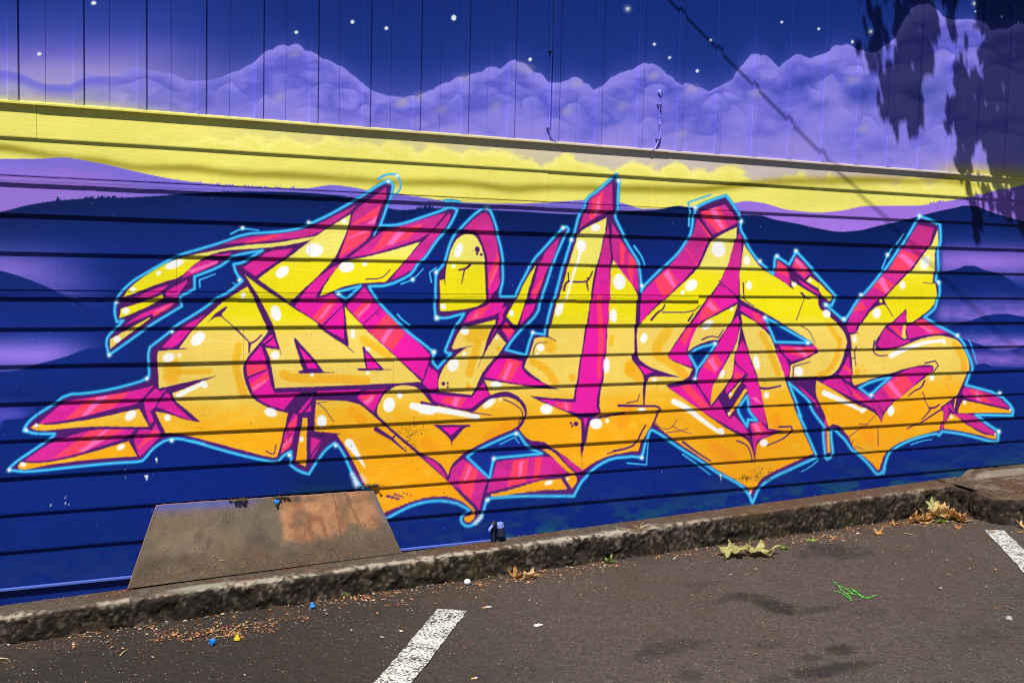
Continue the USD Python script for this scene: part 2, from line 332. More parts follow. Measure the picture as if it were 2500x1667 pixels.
PINK = """A440,1480 680,1270 820,1200 1200,1160 1600,1085 1765,1040 1640,1190 1560,1260 1300,1310 1000,1390 700,1450 520,1475
A1665,1190 1790,1070 1840,1110 1910,1085 1840,1170 1790,1290 1730,1330 1770,1450 1720,1490 1650,1260
A1800,1290 1900,1130 1940,1130 1985,1230 2100,1340 2210,1440 2000,1370 1850,1300
B1740,330 1790,250 1850,370 1820,430 1600,640 1530,430 1600,320 1700,320
B280,680 550,490 750,410 1050,320 1550,320 1500,380 1400,440 1100,530 900,600 650,665 450,690
D445,418 600,250 735,150 945,40 780,220 612,418
D1610,350 1715,265 1730,285 1620,375
D1640,385 1735,310 1775,415
D1430,570 1590,390 1640,560 1690,750 1700,850 1740,940 1980,925 2050,930 1960,1000 1850,1130 1700,1090 1560,1010 1500,960 1450,800 1420,650
F590,1290 1090,1275 1060,1310 590,1330
G365,235 440,120 525,50 520,90 420,215
G440,215 520,130 520,210
G320,230 365,250 360,330 330,440 300,600 165,700 200,560 220,440 260,340
F1050,1370 1110,1280 1370,1270 1310,1370 1240,1530 1130,1450
G520,500 640,540 510,700
G515,760 520,720 660,540 600,640
I45,1130 130,1145 530,1180 620,1060 660,1010 735,1150 600,1240 490,1325 105,1240
F925,320 1050,180 1130,95 1230,240 1300,320 1880,850 1880,930 1800,1160 1500,900 1110,540
F1800,1200 1870,1010 1975,1080 1960,1280 1880,1290
F330,325 400,220 560,215 620,225 760,170 890,300 650,535 580,490
F660,540 885,320 895,440 900,700 650,560
E380,1545 560,1330 780,1180 850,1150 700,1330 590,1480 560,1545
E-501,924 -300,855 0,815 300,785 500,740 620,680 1030,475 980,545 800,660 650,770 500,835 200,870 0,893
C920,745 1000,640 1150,540 1330,550 1330,580 1050,705
C1200,490 1490,455 1440,500
C1620,630 1700,570 1830,500 1890,440 2200,405 2100,510 1970,580 1760,730
C380,970 520,900 760,825 690,890 550,970
C730,960 730,900 970,770 980,790 850,970
C235,1300 400,1180 560,1110 760,1040 830,1030 770,1090 590,1190 570,1160 380,1240
H430,655 620,480 700,465 740,520 800,720 840,900 850,1180 850,1310 760,1400 715,1500 715,1100 700,950 650,790 600,690
I435,320 490,210 560,170 700,130 740,80 900,80 890,130 830,225 650,270
I860,170 930,130 880,240 890,270 830,370 730,560 800,390 840,290 835,230
H1365,920 1545,750 1480,960 1380,1150 1310,1340 1250,1470 1190,1440 1270,1200 1310,1040 1340,1000
I1150,115 1265,95 1230,200 1080,345 1110,210
I890,330 920,310 1030,415 960,525 870,385
I670,940 830,720 950,720 1115,765 1100,850 1200,950 1390,1035 1200,1040 900,990
H2095,600 2130,950 2118,1080 2118,1500 I2090,300 2060,690 2010,1020 1950,1270 1990,1350 1680,1360 1290,1195 1500,1215 1720,1235 1750,1020 1800,690 1865,340 1900,90 H1920,1380 1985,1060
J1810,190 1870,190 1835,320
H1765,650 1810,500 1850,440 1870,320 2000,220 2150,120 2140,440 2000,500 1900,560
K-24,439 60,590 150,740 250,880 285,960 275,1235 120,1050 0,890 -16,800 -30,600
L265,790 460,880 360,920
K320,1240 450,1110 620,950 800,740 910,560 960,390 1115,600 1075,680 960,930 880,1020 620,1280 500,1370 L295,320 310,0
K980,320 1270,230 1380,370 1420,430 1410,450 1130,580 1030,420
K1435,560 1480,650 1450,950 1430,1280 1130,1275 1240,1100 1320,900 1380,700
L1110,0 1390,0 1425,80 1000,300 980,340 900,520 820,640 860,680 900,830 650,740 630,690 660,630 850,370 960,240
L1420,230 1445,330 1430,480 1350,650 1200,900 1150,1000 1110,1240 960,1020 960,900 1060,760 1190,580 1230,500 1330,350
L1475,510 1540,660 1600,850 1690,1100 1720,1260 1560,1270 1530,1050 1490,1010 1540,920 1510,880 1400,780 1390,700 1430,600
L1390,790 1510,900 1370,1060 1300,1140 1280,1080 1370,960 1360,900
L640,1070 900,1020 960,1040 1110,1290 1200,1200 1290,1370 1330,1420 1380,1380 1520,1540 M1560,510 1400,430 1100,260 900,130
M1555,345 1680,320 1750,400 1760,420 1900,440 1660,540 1640,560 1620,730 1590,480
L1560,1300 1730,1290 1750,1500 1600,1380
L1445,175 1460,120 1730,240 1790,350 1800,420 1640,310
L1890,575 2230,600 2300,570 2345,620 2280,690 2040,765 1930,650
L1865,600 2020,790 2000,935 1960,940 1880,730
P320,1350 420,1160 560,1000 800,740 950,520 1140,230 1330,265 1270,460 1200,550 1050,740 980,810 760,1040 640,1120 510,1300 440,1400 420,1470 345,1470
P830,1370 1000,1215 995,1340 950,1530 800,1400
P770,1410 880,1500 960,1560 1030,1550 Q1050,15 900,75 720,105 670,60 690,0
P1090,1350 1190,1300 1370,1390 1500,1470 1400,1480 1200,1500 1030,1540 1020,1480 1010,1400 1040,1380
Q345,180 375,400 375,480 350,480 220,390 290,290
Q40,490 150,440 230,420 300,470 400,560 470,580 600,660 640,790 450,700 200,570
Q930,370 1100,310 1300,310 1290,370 1200,430 930,670 840,730 740,830 640,690 620,640 850,430
Q610,680 650,690 720,820 735,860 715,970 700,880 640,790
Q1640,600 1680,530 1800,560 1980,610 2060,650 2210,790 2000,740 1680,670
Q1500,840 1600,850 1780,850 1850,930 2000,1040 2040,1070 2000,1090 1900,1060 1700,960 1640,900
Q1420,780 1480,740 1500,810 1460,930 1430,1030 1400,1030 1440,880
Q1500,720 1540,760 1560,830 1500,790
Q60,930 90,870 95,1300 75,1300 60,1000
L2110,1040 2200,1100 2352,1250 2352,1300 2250,1190
K1880,870 1990,960 2030,1060 2020,1170 1850,1050 1870,930
K2090,830 2200,930 2260,1030 2190,1090 2040,950
K2110,1080 2352,1240 2352,1270 2150,1150
E990,570 1100,470 1250,370 1380,265 1375,400 1320,500 1280,600 1220,780 1170,870 1000,1000 880,1090 830,1085 890,920 960,750
E950,1080 1250,850 1350,770 1600,690 2070,560 1940,720 1840,840 1500,950 1200,1040
E2110,560 2120,610 2040,760 1900,960 1760,1130 1640,1250 1420,1345 1580,1150 1720,980 1850,850 1950,730
J1540,605 1680,690 1800,795 1740,820 1620,710
J815,700 950,670 1420,620 1500,680 1640,830 1400,870 1050,960 700,1050 730,930 760,870
J430,665 500,700 720,890 690,960 640,1130 610,1240 560,1170 380,1000 260,930 250,910 285,870 280,800 350,720
G1810,735 1900,760 2000,840 2080,960 2060,970 1900,820"""

CORAL = """A1010,1190 1490,1115 1300,1300 860,1420 750,1430
B1060,320 1420,320 900,600 610,650
B1690,400 1780,320 1850,360 1600,540 1570,530
D1420,620 1640,610 1650,670 1430,750
D1440,860 1660,690 1690,780 1490,930
F530,450 740,210 820,260 640,530 600,510
F1000,400 1150,250 1230,270 1060,470
F1190,620 1400,390 1520,530 1600,640 1450,830 1340,740
E1000,680 1310,480 1290,600 970,720
E960,730 1210,750 1180,860 840,1070 900,900
E1210,1020 1380,770 1470,760 1800,690 1640,860 1380,950 1300,990
C1600,350 1950,250 2080,255 1750,345
C570,1140 820,1040 780,1090 600,1190
H750,1150 820,930 850,1000 840,1110 720,1350 720,1180
H1920,310 2050,220 2010,420 1920,540 1880,560
K70,650 130,700 110,930 70,920
K170,790 250,880 210,1150 160,1000
H1220,1370 1380,1160 1330,1330 1250,1450
I470,300 600,160 760,80 640,260
I880,390 930,320 1020,410 960,480
I820,960 950,730 1100,770 970,990
I180,1230 230,1170 470,1180 400,1290
I1960,0 2010,0 2050,500 2000,960 1970,960 1990,500
I1490,1230 1670,1240 1660,1340 1520,1290
J940,980 1010,680 1180,660 1150,930 1050,950
J1240,900 1260,650 1340,640 1300,890
J380,930 470,700 600,790 520,1130 430,1050
K460,1100 640,960 740,1130 600,1290 540,1270
K970,410 1010,440 1110,600 1080,600
K820,730 840,740 970,940 950,930
K990,320 1200,260 1310,490 1190,560
K1880,870 1980,960 2010,1060 1860,1000
K2090,840 2230,980 2200,1060 2060,930
L1010,180 1120,30 1250,200 960,300
L760,510 840,390 910,380 810,590
L1020,830 1080,710 1190,680 1240,790 1160,900
L760,1040 870,1020 1090,1290 1000,1300
L1220,1180 1280,1150 1340,1290 1290,1340
L1370,1000 1390,880 1490,920 1400,990
M1570,350 1680,330 1730,440 1640,520
L1580,190 1660,220 1720,330 1640,310
L1900,600 2250,600 2330,650 2200,720 2050,680
P950,520 1150,590 1050,740 980,760 800,740
P720,810 620,930 780,1040 880,930
P460,1120 500,1120 550,1200 380,1230
P1090,1350 1180,1310 1420,1470 1300,1490
P830,1380 900,1400 960,1500 940,1520
Q730,530 900,440 970,370 1090,510 910,660 820,670
Q300,280 370,340 375,400 270,320
Q390,570 520,690 480,690 400,640
Q1710,570 1840,570 1980,720 1850,710
G1080,40 1260,0 1250,60 1170,150
G250,370 360,250 340,360 290,450
G200,560 300,480 290,600 170,690"""

ROSE = """A1120,1165 1270,1140 1010,1380 930,1400
B1200,320 1260,320 1050,490 1010,500
B900,570 1100,450 1210,440 950,590
D1480,880 1640,780 1655,810 1500,910
F590,470 730,300 770,300 640,460
F1310,720 1420,560 1490,560 1360,740
F1040,430 1190,290 1200,310 1070,440
E920,860 1130,770 1190,770 960,860
E1150,690 1290,590 1270,690
E1390,930 1520,770 1600,780 1460,930
C620,1120 770,1055 640,1140
C990,660 1330,550 1320,575 1030,690
H740,1250 830,1080 830,1110 740,1290
H1955,360 2005,270 1985,480 1940,500
I540,270 600,190 590,260
I870,970 970,780 1005,790 915,980
I300,1260 340,1170 400,1180 350,1290
I1590,1235 1630,1240 1630,1330 1600,1320
J1080,690 1125,680 1095,850 1060,870
J430,920 500,730 530,760 440,930
K570,1030 625,980 715,1170 680,1190
K1080,280 1155,270 1275,510 1230,520
K2060,870 2110,850 2200,980 2190,1000
L1060,120 1110,70 1195,180 1150,190
L1080,760 1140,710 1195,850 1160,880
L1570,1170 1640,1180 1700,1260 1620,1220
M1590,350 1635,340 1690,440 1640,450
L2060,610 2140,600 2235,690 2190,710
P910,580 985,560 1115,680 1060,720
P680,860 745,830 810,980 760,1010
P1170,1390 1200,1390 1335,1460 1280,1470
Q770,490 830,460 955,640 905,660
Q1790,590 1830,600 1865,700 1820,690
G1120,100 1230,20 1240,50 1170,140
G190,600 300,500 290,540 190,640"""

PURPLE = """F320,690 340,685 560,930 665,1070 660,1085 385,1092 370,1065 432,1050 400,980 330,740
F1105,775 1130,785 1240,920 1355,1042 1340,1056 1070,1060 1050,1035 1150,1030 1125,920
J90,268 510,270 515,290 450,295 370,390 305,460 295,510 285,440 200,350
J1870,190 1880,220 2100,178 2300,142 2300,122
L205,690 262,690 275,730 400,830 560,885 745,942 560,936 420,935 385,960 365,1100 350,1260 330,1260 340,1000 335,930 300,860 208,745
P690,1120 720,1070 760,1080 770,1160 740,1140 640,1180 600,1220
C1215,1255 1290,1160 1400,1085 1440,1075 1430,1100 1375,1150 1370,1200 1340,1190 1290,1195"""
PINK2 = """F380,785 540,950 600,1030 485,1035 410,870
F1140,835 1225,925 1310,1030 1170,1035 1150,930
J190,300 400,295 290,395
L275,800 450,880 358,915"""

STROKES = """12 C1360,1150 1380,1200 1480,1280 1530,1330
20 D1300,200 1450,350
20 D1450,370 1520,350 1600,270
26 D1460,370 1450,470
22 D1440,760 1650,675
12 D640,432 735,428
13 E1150,1325 1320,1320 1390,1260 1430,1215
12 F650,535 890,310
12 F1120,520 1250,400 1320,330
8 F1260,395 1280,420 1335,360
10 F650,1078 790,1080
10 F1300,1050 1440,1045
10 F940,790 1010,850
8 D1780,360 1822,500
20 G1450,520 1480,490
26 G1395,1180 1530,1215
18 G1480,1160 1580,1190
7 G1580,1145 1680,1175
10 G590,110 680,180 740,280 780,330
6 G580,115 700,100
14 G0,665 70,700 95,690 115,590
34 G1790,110 1960,140
12 I510,1345 650,1365 750,1380
14 I900,1200 1020,1250 1110,1330 1110,1400 1065,1475
10 I1230,680 1245,600 1290,545 1400,545
11 I1400,475 1500,530
26 H515,1065 470,1110 385,1125
14 H450,1120 435,1180 412,1280
9 H215,1230 222,1290
22 H1585,1360 1600,1290 1640,1250 1700,1262 1840,1262 1880,1230 1920,1145
16 H1640,1160 1642,1250
20 H1850,1270 1865,1360
12 J1350,465 1430,520
12 J2090,600 2220,560 2352,530
22 M0,665 150,635 250,590 300,470 365,365
26 L50,1270 350,1275 500,1275 530,1320 500,1370 430,1550
12 L145,1240 270,1215 295,1140
22 K425,1556 500,1470 560,1440 585,1385
15 K560,1470 900,1470 990,1390
20 K850,1566 910,1480
15 L1010,515 1110,470 1200,490 1260,400
14 K1485,1130 1485,1290 1520,1340 1610,1400
9 K2090,1560 2195,1310
22 K2150,1250 2200,1300 2250,1315
9 L2160,360 2250,410 2310,560
12 L2050,940 2060,820 2250,770
12 L2050,970 2190,1060
24 L1690,1070 1760,1080 1920,1045
12 K1210,1110 1400,1280
9 K1210,1150 1250,1190 1270,1170
8 M480,340 520,390 600,420 680,380 725,300
8 M680,380 760,430 850,405
8 M600,450 760,430 890,465
24 M800,560 900,640 1000,710 1105,775
17 M1415,545 1530,590 1570,680 1585,790
18 M1890,385 2030,380 2050,440 1940,530 1760,600
12 P750,1090 790,1180 850,1280
9 P1210,895 1320,905
10 P350,1475 460,1470
12 Q425,80 415,160 425,300
11 Q380,210 420,210
17 Q640,10 620,90 650,160 700,185 790,175
15 Q1220,265 1340,240 1370,290 1310,370
17 Q1220,470 1180,550 1100,580 1030,640
10 Q1190,600 1240,720 1270,790
22 Q1270,780 1330,780 1390,740
15 Q1280,800 1240,850 1180,910
17 Q1420,790 1300,860 1200,930 1020,1020
7 Q350,1110 540,980 660,850
7 Q460,965 560,965
8 Q380,1240 385,1170 410,1150
7 Q420,1220 515,1255
11 Q260,420 310,510 380,620
22 Q280,460 460,570 610,660
9 Q680,1210 690,980
14 L960,1020 1110,1280
16 L1200,1190 1310,1380
12 Q1570,660 1540,790
14 Q1650,640 1580,820"""

# soft-edged deeper yellow patches: width, then a path
AMBER = """190 D580,640 560,740
60 D660,700 1000,690
90 D1330,400 1290,600 1340,800 1385,950
100 F200,1100 300,1150 800,1150 1150,1170
90 F1120,700 1250,780 1400,880
110 L620,420 480,600 500,700 700,800 800,920
150 L200,850 280,930
140 I1420,560 1430,600
90 I1240,770 1400,860 1480,1000
80 I1680,950 1682,955
60 I485,1050 486,1051
60 I830,615 831,616
55 I2145,485 2126,560
160 I520,470 650,450
90 I600,560 500,900
60 P130,1390 240,1566
60 Q240,0 220,200 100,370 0,400
75 Q1560,50 1660,180 1665,330
60 Q440,350 440,380
26 Q497,302 498,303
34 Q520,355 521,356
60 Q1505,430 1506,436
26 Q1450,450 1451,452
34 Q1470,520 1471,524
70 L1700,450 1800,650 1880,900
120 I2352,800 2340,880
30 L1740,1010 1741,1020
140 M150,200 100,350
140 M1150,620 1350,760
120 J0,480 100,560
130 J1000,250 700,440
130 Q550,1050 590,1130
120 L1850,1420 1870,1520
120 G1000,200 1100,300"""

DOTS_WHITE = """A420,1500,25,25,0 1500,1385,75,50,-40 1925,1410,40,38,0 1935,720,70,55,-20 2060,690,22,20,0
B265,725,36,28,0 1390,525,52,30,-25
C830,590,120,45,-22 650,690,35,25,-30 350,880,32,35,0 270,1125,45,40,0 170,1450,45,38,-30 1100,1445,100,65,-45 2070,680,85,55,-40 1615,945,28,40,10 1995,1150,62,95,-15
D1750,505,50,50,0 1700,1160,75,52,15
E555,990,105,80,0 895,660,32,32,0 190,1240,85,58,-35 930,1185,90,65,-10 1135,1150,30,30,0
F1000,635,28,55,0 1170,810,26,22,0 530,1108,22,20,0 1170,1085,22,22,0 1415,1450,70,88,15 1540,1340,32,38,0
G640,320,58,75,0 410,528,25,32,0
H380,900,45,90,20 1950,640,55,42,-20 2225,1260,75,95,0 325,1080,22,25,0 1790,850,55,78,0
I205,135,33,38,0 985,210,28,38,0 455,410,50,55,0 320,805,60,82,30 820,490,17,20,0 440,675,25,22,0 1320,605,45,45,0 1280,675,17,17,0 805,1025,70,35,5 730,1245,90,38,-35 1385,1310,75,60,0 2150,235,42,75,5 2080,810,38,92,3 1960,1480,75,62,0 2090,1445,22,28,0 860,1200,12,20,0 1535,165,42,85,20
J1415,935,52,25,-15 1635,885,15,18,0
K1205,745,82,95,0 885,1160,85,60,-40 785,1240,25,28,0 1525,875,38,55,0 1550,1160,35,52,0 2070,1150,30,26,0 2255,1105,22,20,0 1355,1435,20,25,0
L345,495,40,62,20 0,240,28,80,0 1075,345,70,45,-40 460,970,32,22,0 315,1315,45,22,0 1640,775,35,88,-8 2120,880,55,58,0 1755,1150,30,42,15 1240,905,25,55,25 1345,1140,16,20,0 1325,1360,15,15,0
M1725,570,48,42,-20 1570,1145,14,14,0
P1225,665,50,85,25 965,925,35,48,10 665,1245,50,65,20 90,1250,45,50,-40 410,1540,25,45,0
Q830,815,40,62,20 1305,435,28,36,15 1680,718,20,24,0 1520,885,18,22,0 2200,800,13,13,0 2028,1080,13,13,0"""
SPARKS = """A1340,80 1980,420 1255,690 1690,960 300,1550 B105,785 1975,450 C1615,170 1575,770 E487,675 1405,203 1510,135 1685,1330 1955,1245 F830,175 1960,455 1925,845
G265,710 800,600 H1575,640 1680,780 705,410 2220,100 I1235,432 125,265 95,655 J1040,370 785,657 710,1130 K930,275 1465,425 1875,825 2095,765 320,1165 1675,885
L1730,260 1160,560 2225,550 925,965 M320,740 P1155,130 795,575 480,1035 285,1310 1380,890 1595,1500 85,1150 Q600,630 2075,610 2070,1050"""
DOTS_PURPLE = "H595,890,28,35,0 592,940,15,15,0 640,948,16,17,0 1863,1222,12,12,0 I200,1018,22,22,0 250,1013,13,13,0 250,1055,13,13,0 1730,1480,27,27,0 1670,1472,14,14,0 1687,1503,12,17,0"
# tapering white strokes: start width, end width, path
SHINES = """60 40 D640,965 760,900 900,840
70 70 D925,830 940,850
90 55 G1790,190 1900,205 I-150,1275 300,1340 580,1400
45 45 I560,1390 600,1400
70 45 M690,95 860,180 1000,300 1180,430
70 70 M1225,430 1228,445
70 35 Q70,610 280,700 480,800
60 40 Q500,810 530,800
60 35 Q840,180 1000,100 1200,30 1400,10
50 30 Q1430,10 1440,40
100 12 G955,570 1060,720 1140,850
34 24 H1790,850 1740,1060 1680,1230 1600,1490"""
CYAN_EXTRA = """24 C1480,240 1610,175 1800,200
22 C1120,850 1115,770 1300,700
26 E1290,175 1380,120 1500,122 1550,210 1540,300 1480,360
18 E1550,1380 1690,1330 1810,1205
20 E1900,1360 1880,1250 1960,1190
22 F1510,410 1560,470 1660,545
44 E2050,432 2120,425 2220,440
30 E1310,700 1245,820
16 J850,490 1020,410 1070,475
24 K860,480 870,350 850,210 1115,120
28 K235,710 320,830 350,930
18 M790,700 930,800 1110,935
17 M150,800 370,820 400,560
14 M2352,770 2250,850 2150,900
20 P725,730 795,575 975,335
14 Q1055,1200 1190,1155 1300,1140
15 Q1720,0 1780,120 1810,270
15 Q740,1540 770,1470
32 L955,850 925,975
20 C1450,900 1540,830 1500,800"""


class Sheet:
    """paints the points (x, y on the sheet) one shape after another; self.c is the paint's sRGB colour, 0 to 1"""
    def __init__(s, x, y, k):
        s.x, s.y, s.k = x, y, k
        s.c = np.zeros((len(x), 3))
        s.pinkmask = np.zeros(len(x))
        s.order = np.argsort(x, kind='stable'); s.xs = x[s.order]
        s.far = np.full(len(x), 1e9)
        s.t = np.zeros(len(x))
        s.odd = np.zeros(len(x), bool)
        s.wob = (meshkit.fbm(np.stack([x / 9, y / 9, 0 * x], -1), 2, 71) - .5) * 1.7      # the spray can's unsteady edge

    def near(s, path, pad):
        lo, hi = path.min(0) - pad, path.max(0) + pad
        i = s.order[np.searchsorted(s.xs, lo[0]):np.searchsorted(s.xs, hi[0])]
        return i[(s.y[i] >= lo[1]) & (s.y[i] <= hi[1])]

    def put(s, i, a, col, mask=False):
        if mask:
            a = a * s.pinkmask[i]
        col = col[i] if np.ndim(col) == 2 else np.asarray(col)
        s.c[i] += a[:, None] * (col - s.c[i])

    def dist(s, path, pad, closed=False):
        """the points within pad of the path, their distance to it and how far along it they lie"""
        q = np.vstack([path, path[:1]]) if closed else path
        cum = np.concatenate([[0], np.cumsum(np.linalg.norm(np.diff(q, axis=0), axis=1))])
        hit = []
        for j in range(len(q) - 1):
            i = s.near(q[j:j + 2], pad)
            v = q[j + 1] - q[j]
            L = v @ v
            if not len(i) or L < 1e-9:
                continue
            px, py = s.x[i] - q[j, 0], s.y[i] - q[j, 1]
            t = np.clip((px * v[0] + py * v[1]) / L, 0, 1)
            d = np.hypot(px - t * v[0], py - t * v[1])
            m = d < s.far[i]
            i = i[m]
            s.far[i] = d[m]
            s.t[i] = (cum[j] + t[m] * math.sqrt(L)) / cum[-1]
            hit.append(i)
        if not hit:
            return np.zeros(0, int), np.zeros(0), np.zeros(0)
        i = np.unique(np.concatenate(hit))
        d = s.far[i].copy()
        s.far[i] = 1e9
        return i, d, s.t[i]

    def poly(s, path, col, soft=.9, mask=False, mark=None):
        touched = []
        q0 = path[-1]
        for q1 in path:
            (xa, ya), (xb, yb) = (q0, q1) if q0[0] <= q1[0] else (q1, q0)
            q0 = q1
            if xa == xb:
                continue
            i = s.order[np.searchsorted(s.xs, xa):np.searchsorted(s.xs, xb)]
            i = i[s.y[i] > ya + (s.x[i] - xa) * (yb - ya) / (xb - xa)]
            s.odd[i] ^= True
            touched.append(i)
        i = np.concatenate(touched)
        full = np.unique(i[s.odd[i]])
        e, d, _ = s.dist(path, soft + 1, True)
        d = np.where(s.odd[e], -d, d)
        a = np.clip(.5 - (d + s.wob[e]) / (2 * soft), 0, 1)
        s.odd[e] = False
        full = full[s.odd[full]]
        s.odd[full] = False
        i = np.concatenate([full, e])
        a = np.concatenate([np.ones(len(full)), a])
        if len(i):
            s.put(i, a, col, mask)
            if mark is not None:
                s.pinkmask[i] += a * (mark - s.pinkmask[i])

    def line(s, path, w, col, soft=.9, closed=False, w2=None, amount=1.):
        i, d, t = s.dist(path, max(w, w2 or 0) / 2 + soft + 1, closed)
        if len(i):
            h = w / 2 if w2 is None else (w + (w2 - w) * t) / 2
            s.put(i, np.clip(.5 - (d - h) / (2 * soft), 0, 1) * amount, col)

    def dot(s, cx, cy, a, b, ang, col, soft=.9, amount=1.):
        R = max(a, b) + 2 * soft
        i = s.near(np.array([[cx - R, cy - R], [cx + R, cy + R]]), 0)
        if len(i):
            t = math.radians(ang)
            u = (s.x[i] - cx) * math.cos(t) + (s.y[i] - cy) * math.sin(t)
            v = -(s.x[i] - cx) * math.sin(t) + (s.y[i] - cy) * math.cos(t)
            r = np.sqrt((u / a) ** 2 + (v / b) ** 2)
            d = (r - 1) * min(a, b)
            s.put(i, np.clip(.5 - d / (2 * soft), 0, 1) * amount, col)


def rgb(*v):
    return np.array(v) / 255.


def ramp(t, stops):
    at = [q[0] for q in stops]
    c = np.array([q[1] for q in stops], float) / 255
    return np.stack([np.interp(t, at, c[:, j]) for j in range(3)], -1)


def curve(x, text):
    p = pts(text)
    p = p[np.argsort(p[:, 0], kind='stable')]
    p = p[np.concatenate([[True], np.diff(p[:, 0]) > .5])]
    return PchipInterpolator(p[:, 0], p[:, 1], extrapolate=False)(np.clip(x, p[0, 0], p[-1, 0]))


def step(d, w):
    """0 to 1 across a soft edge of width w"""
    t = np.clip(d / w + .5, 0, 1)
    return t * t * (3 - 2 * t)


def over(c, a, col):
    a = np.clip(a, 0, 1)[:, None]
    return c + a * (np.asarray(col) - c)


LILAC = "a0,912 200,912 350,905 560,935 800,990 1000,1030 1200,1055 1500,1078 1750,1082 1900,1063 2050,1080 b350,1095 600,1125 850,1160 1200,1170 1500,1155 1590,1150 1800,1165 1930,1200 c690,1165 760,1155 850,1165 1000,1205 1180,1220 1300,1210 1450,1183 1750,1180 1850,1165 2000,1140 2351,1062 2700,950"
NAVY = "n-700,540 a0,1215 150,1180 300,1155 500,1140 700,1135 900,1125 1100,1110 1350,1100 1500,1100 1700,1105 2000,1130 n948,508 979,513 1060,508 1210,513 1316,519 1401,523 1480,522 1532,516 1596,513 1657,503 1681,506 1740,520 1815,525 1857,526 1893,536 1946,546 2000,558 2053,566 2096,563 2149,551 2191,542 2287,517 2340,506 2357,502 2383,504 2425,519 2500,540 2900,600"
CLOUD = "n-700,190 0,165 60,178 120,195 170,190 210,178 268,187 332,164 374,174 417,179 468,198 510,196 574,174 617,153 646,128 680,111 723,107 753,123 787,140 834,162 863,183 902,217 936,230 974,236 1026,230 1069,210 1120,187 1158,179 1192,164 1222,162 1256,146 1277,153 1303,172 1324,181 1345,202 1362,202 1405,188 1430,200 1452,215 1473,208 1499,183 1541,170 1579,153 1609,162 1635,183 1664,202 1690,204 1728,219 1751,213 1781,196 1806,166 1840,132 1866,134 1904,159 1942,132 1981,138 2010,132 2040,111 2066,107 2095,119 2129,128 2180,94 2232,17 2261,6 2291,26 2321,47 2385,47 2427,72 2500,55 2700,40 3000,60"
# cloud heads: x, y of the top, half width, depth
HEADS = """690,182,62,34 640,205,60,30 742,210,50,34 415,214,60,34 800,205,60,40 850,215,50,34 655,232,60,34 330,200,70,30 560,205,60,36 1110,225,60,40 1160,205,56,44 1255,205,70,50
1215,235,60,40 1300,235,70,40 1085,255,50,34 1025,262,55,30 1380,215,50,36 1440,240,60,36 1400,250,50,40 1530,205,60,44 1497,235,45,38 1600,206,36,40 1555,243,45,40 1660,212,36,30 1690,206,40,34
1745,236,40,30 1770,232,48,30 1850,218,80,50 1830,270,70,40 1790,262,50,36 1980,200,30,44 2030,180,28,30 2000,240,60,40 2080,165,50,50 2050,262,36,50 1965,275,34,50 2120,277,26,40 2200,150,60,60
2300,120,60,60 2390,110,60,60 2440,150,60,60 2200,230,70,50 2330,220,70,60 2430,240,70,60 2300,300,70,50 2420,320,60,50 1690,250,50,40 1590,290,60,40 1480,290,60,36 1330,285,60,36 900,255,60,34 960,275,60,30 745,262,60,30"""
GLINTS = "b900,450 640,555 550,590 770,630 1080,610 1220,385 1550,480 1490,640 1990,440 1810,610 2210,510 2150,770 1270,400 c1370,460 810,540 1430,740 a1600,560 2310,590 1690,310"
STARS = "a538,18,15,12 226,310,13,11 1702,186,11,10 2024,127,11,12 2219,163,11,11 b843,103,15,17 1281,342,11,11 1994,255,9,9 2082,332,9,9 2241,408,10,10 2317,233,9,9 c963,128,8,8 1175,167,8,8 1369,241,8,10 2225,97,6,7 2320,130,5,6 2075,66,5,6"
PUFFS = "n100,352,200,30 520,338,90,24 610,324,60,22 690,330,55,20 800,338,65,22 870,345,60,18 960,350,70,18 1065,352,60,20 1150,365,60,16 1205,370,55,22 1290,382,60,18 1385,380,55,22 1450,392,50,16 1555,392,55,24 1655,398,60,22 1720,412,50,16 1780,408,60,20 1945,418,50,22 2030,425,60,22 2110,440,70,18 2230,432,60,24 2350,430,80,30 2480,440,70,40"


def quads(text):
    out, t = [], 'n'
    for w in text.split():
        if w[0].isalpha():
            t, w = w[0], w[1:]
        v = list(map(float, w.split(',')))
        s = SCALE.get(t, 4.704)
        out.append([SUB[t][0] + v[0] / s, SUB[t][1] + v[1] / s, *[q / s for q in v[2:4]], *v[4:]])
    return out


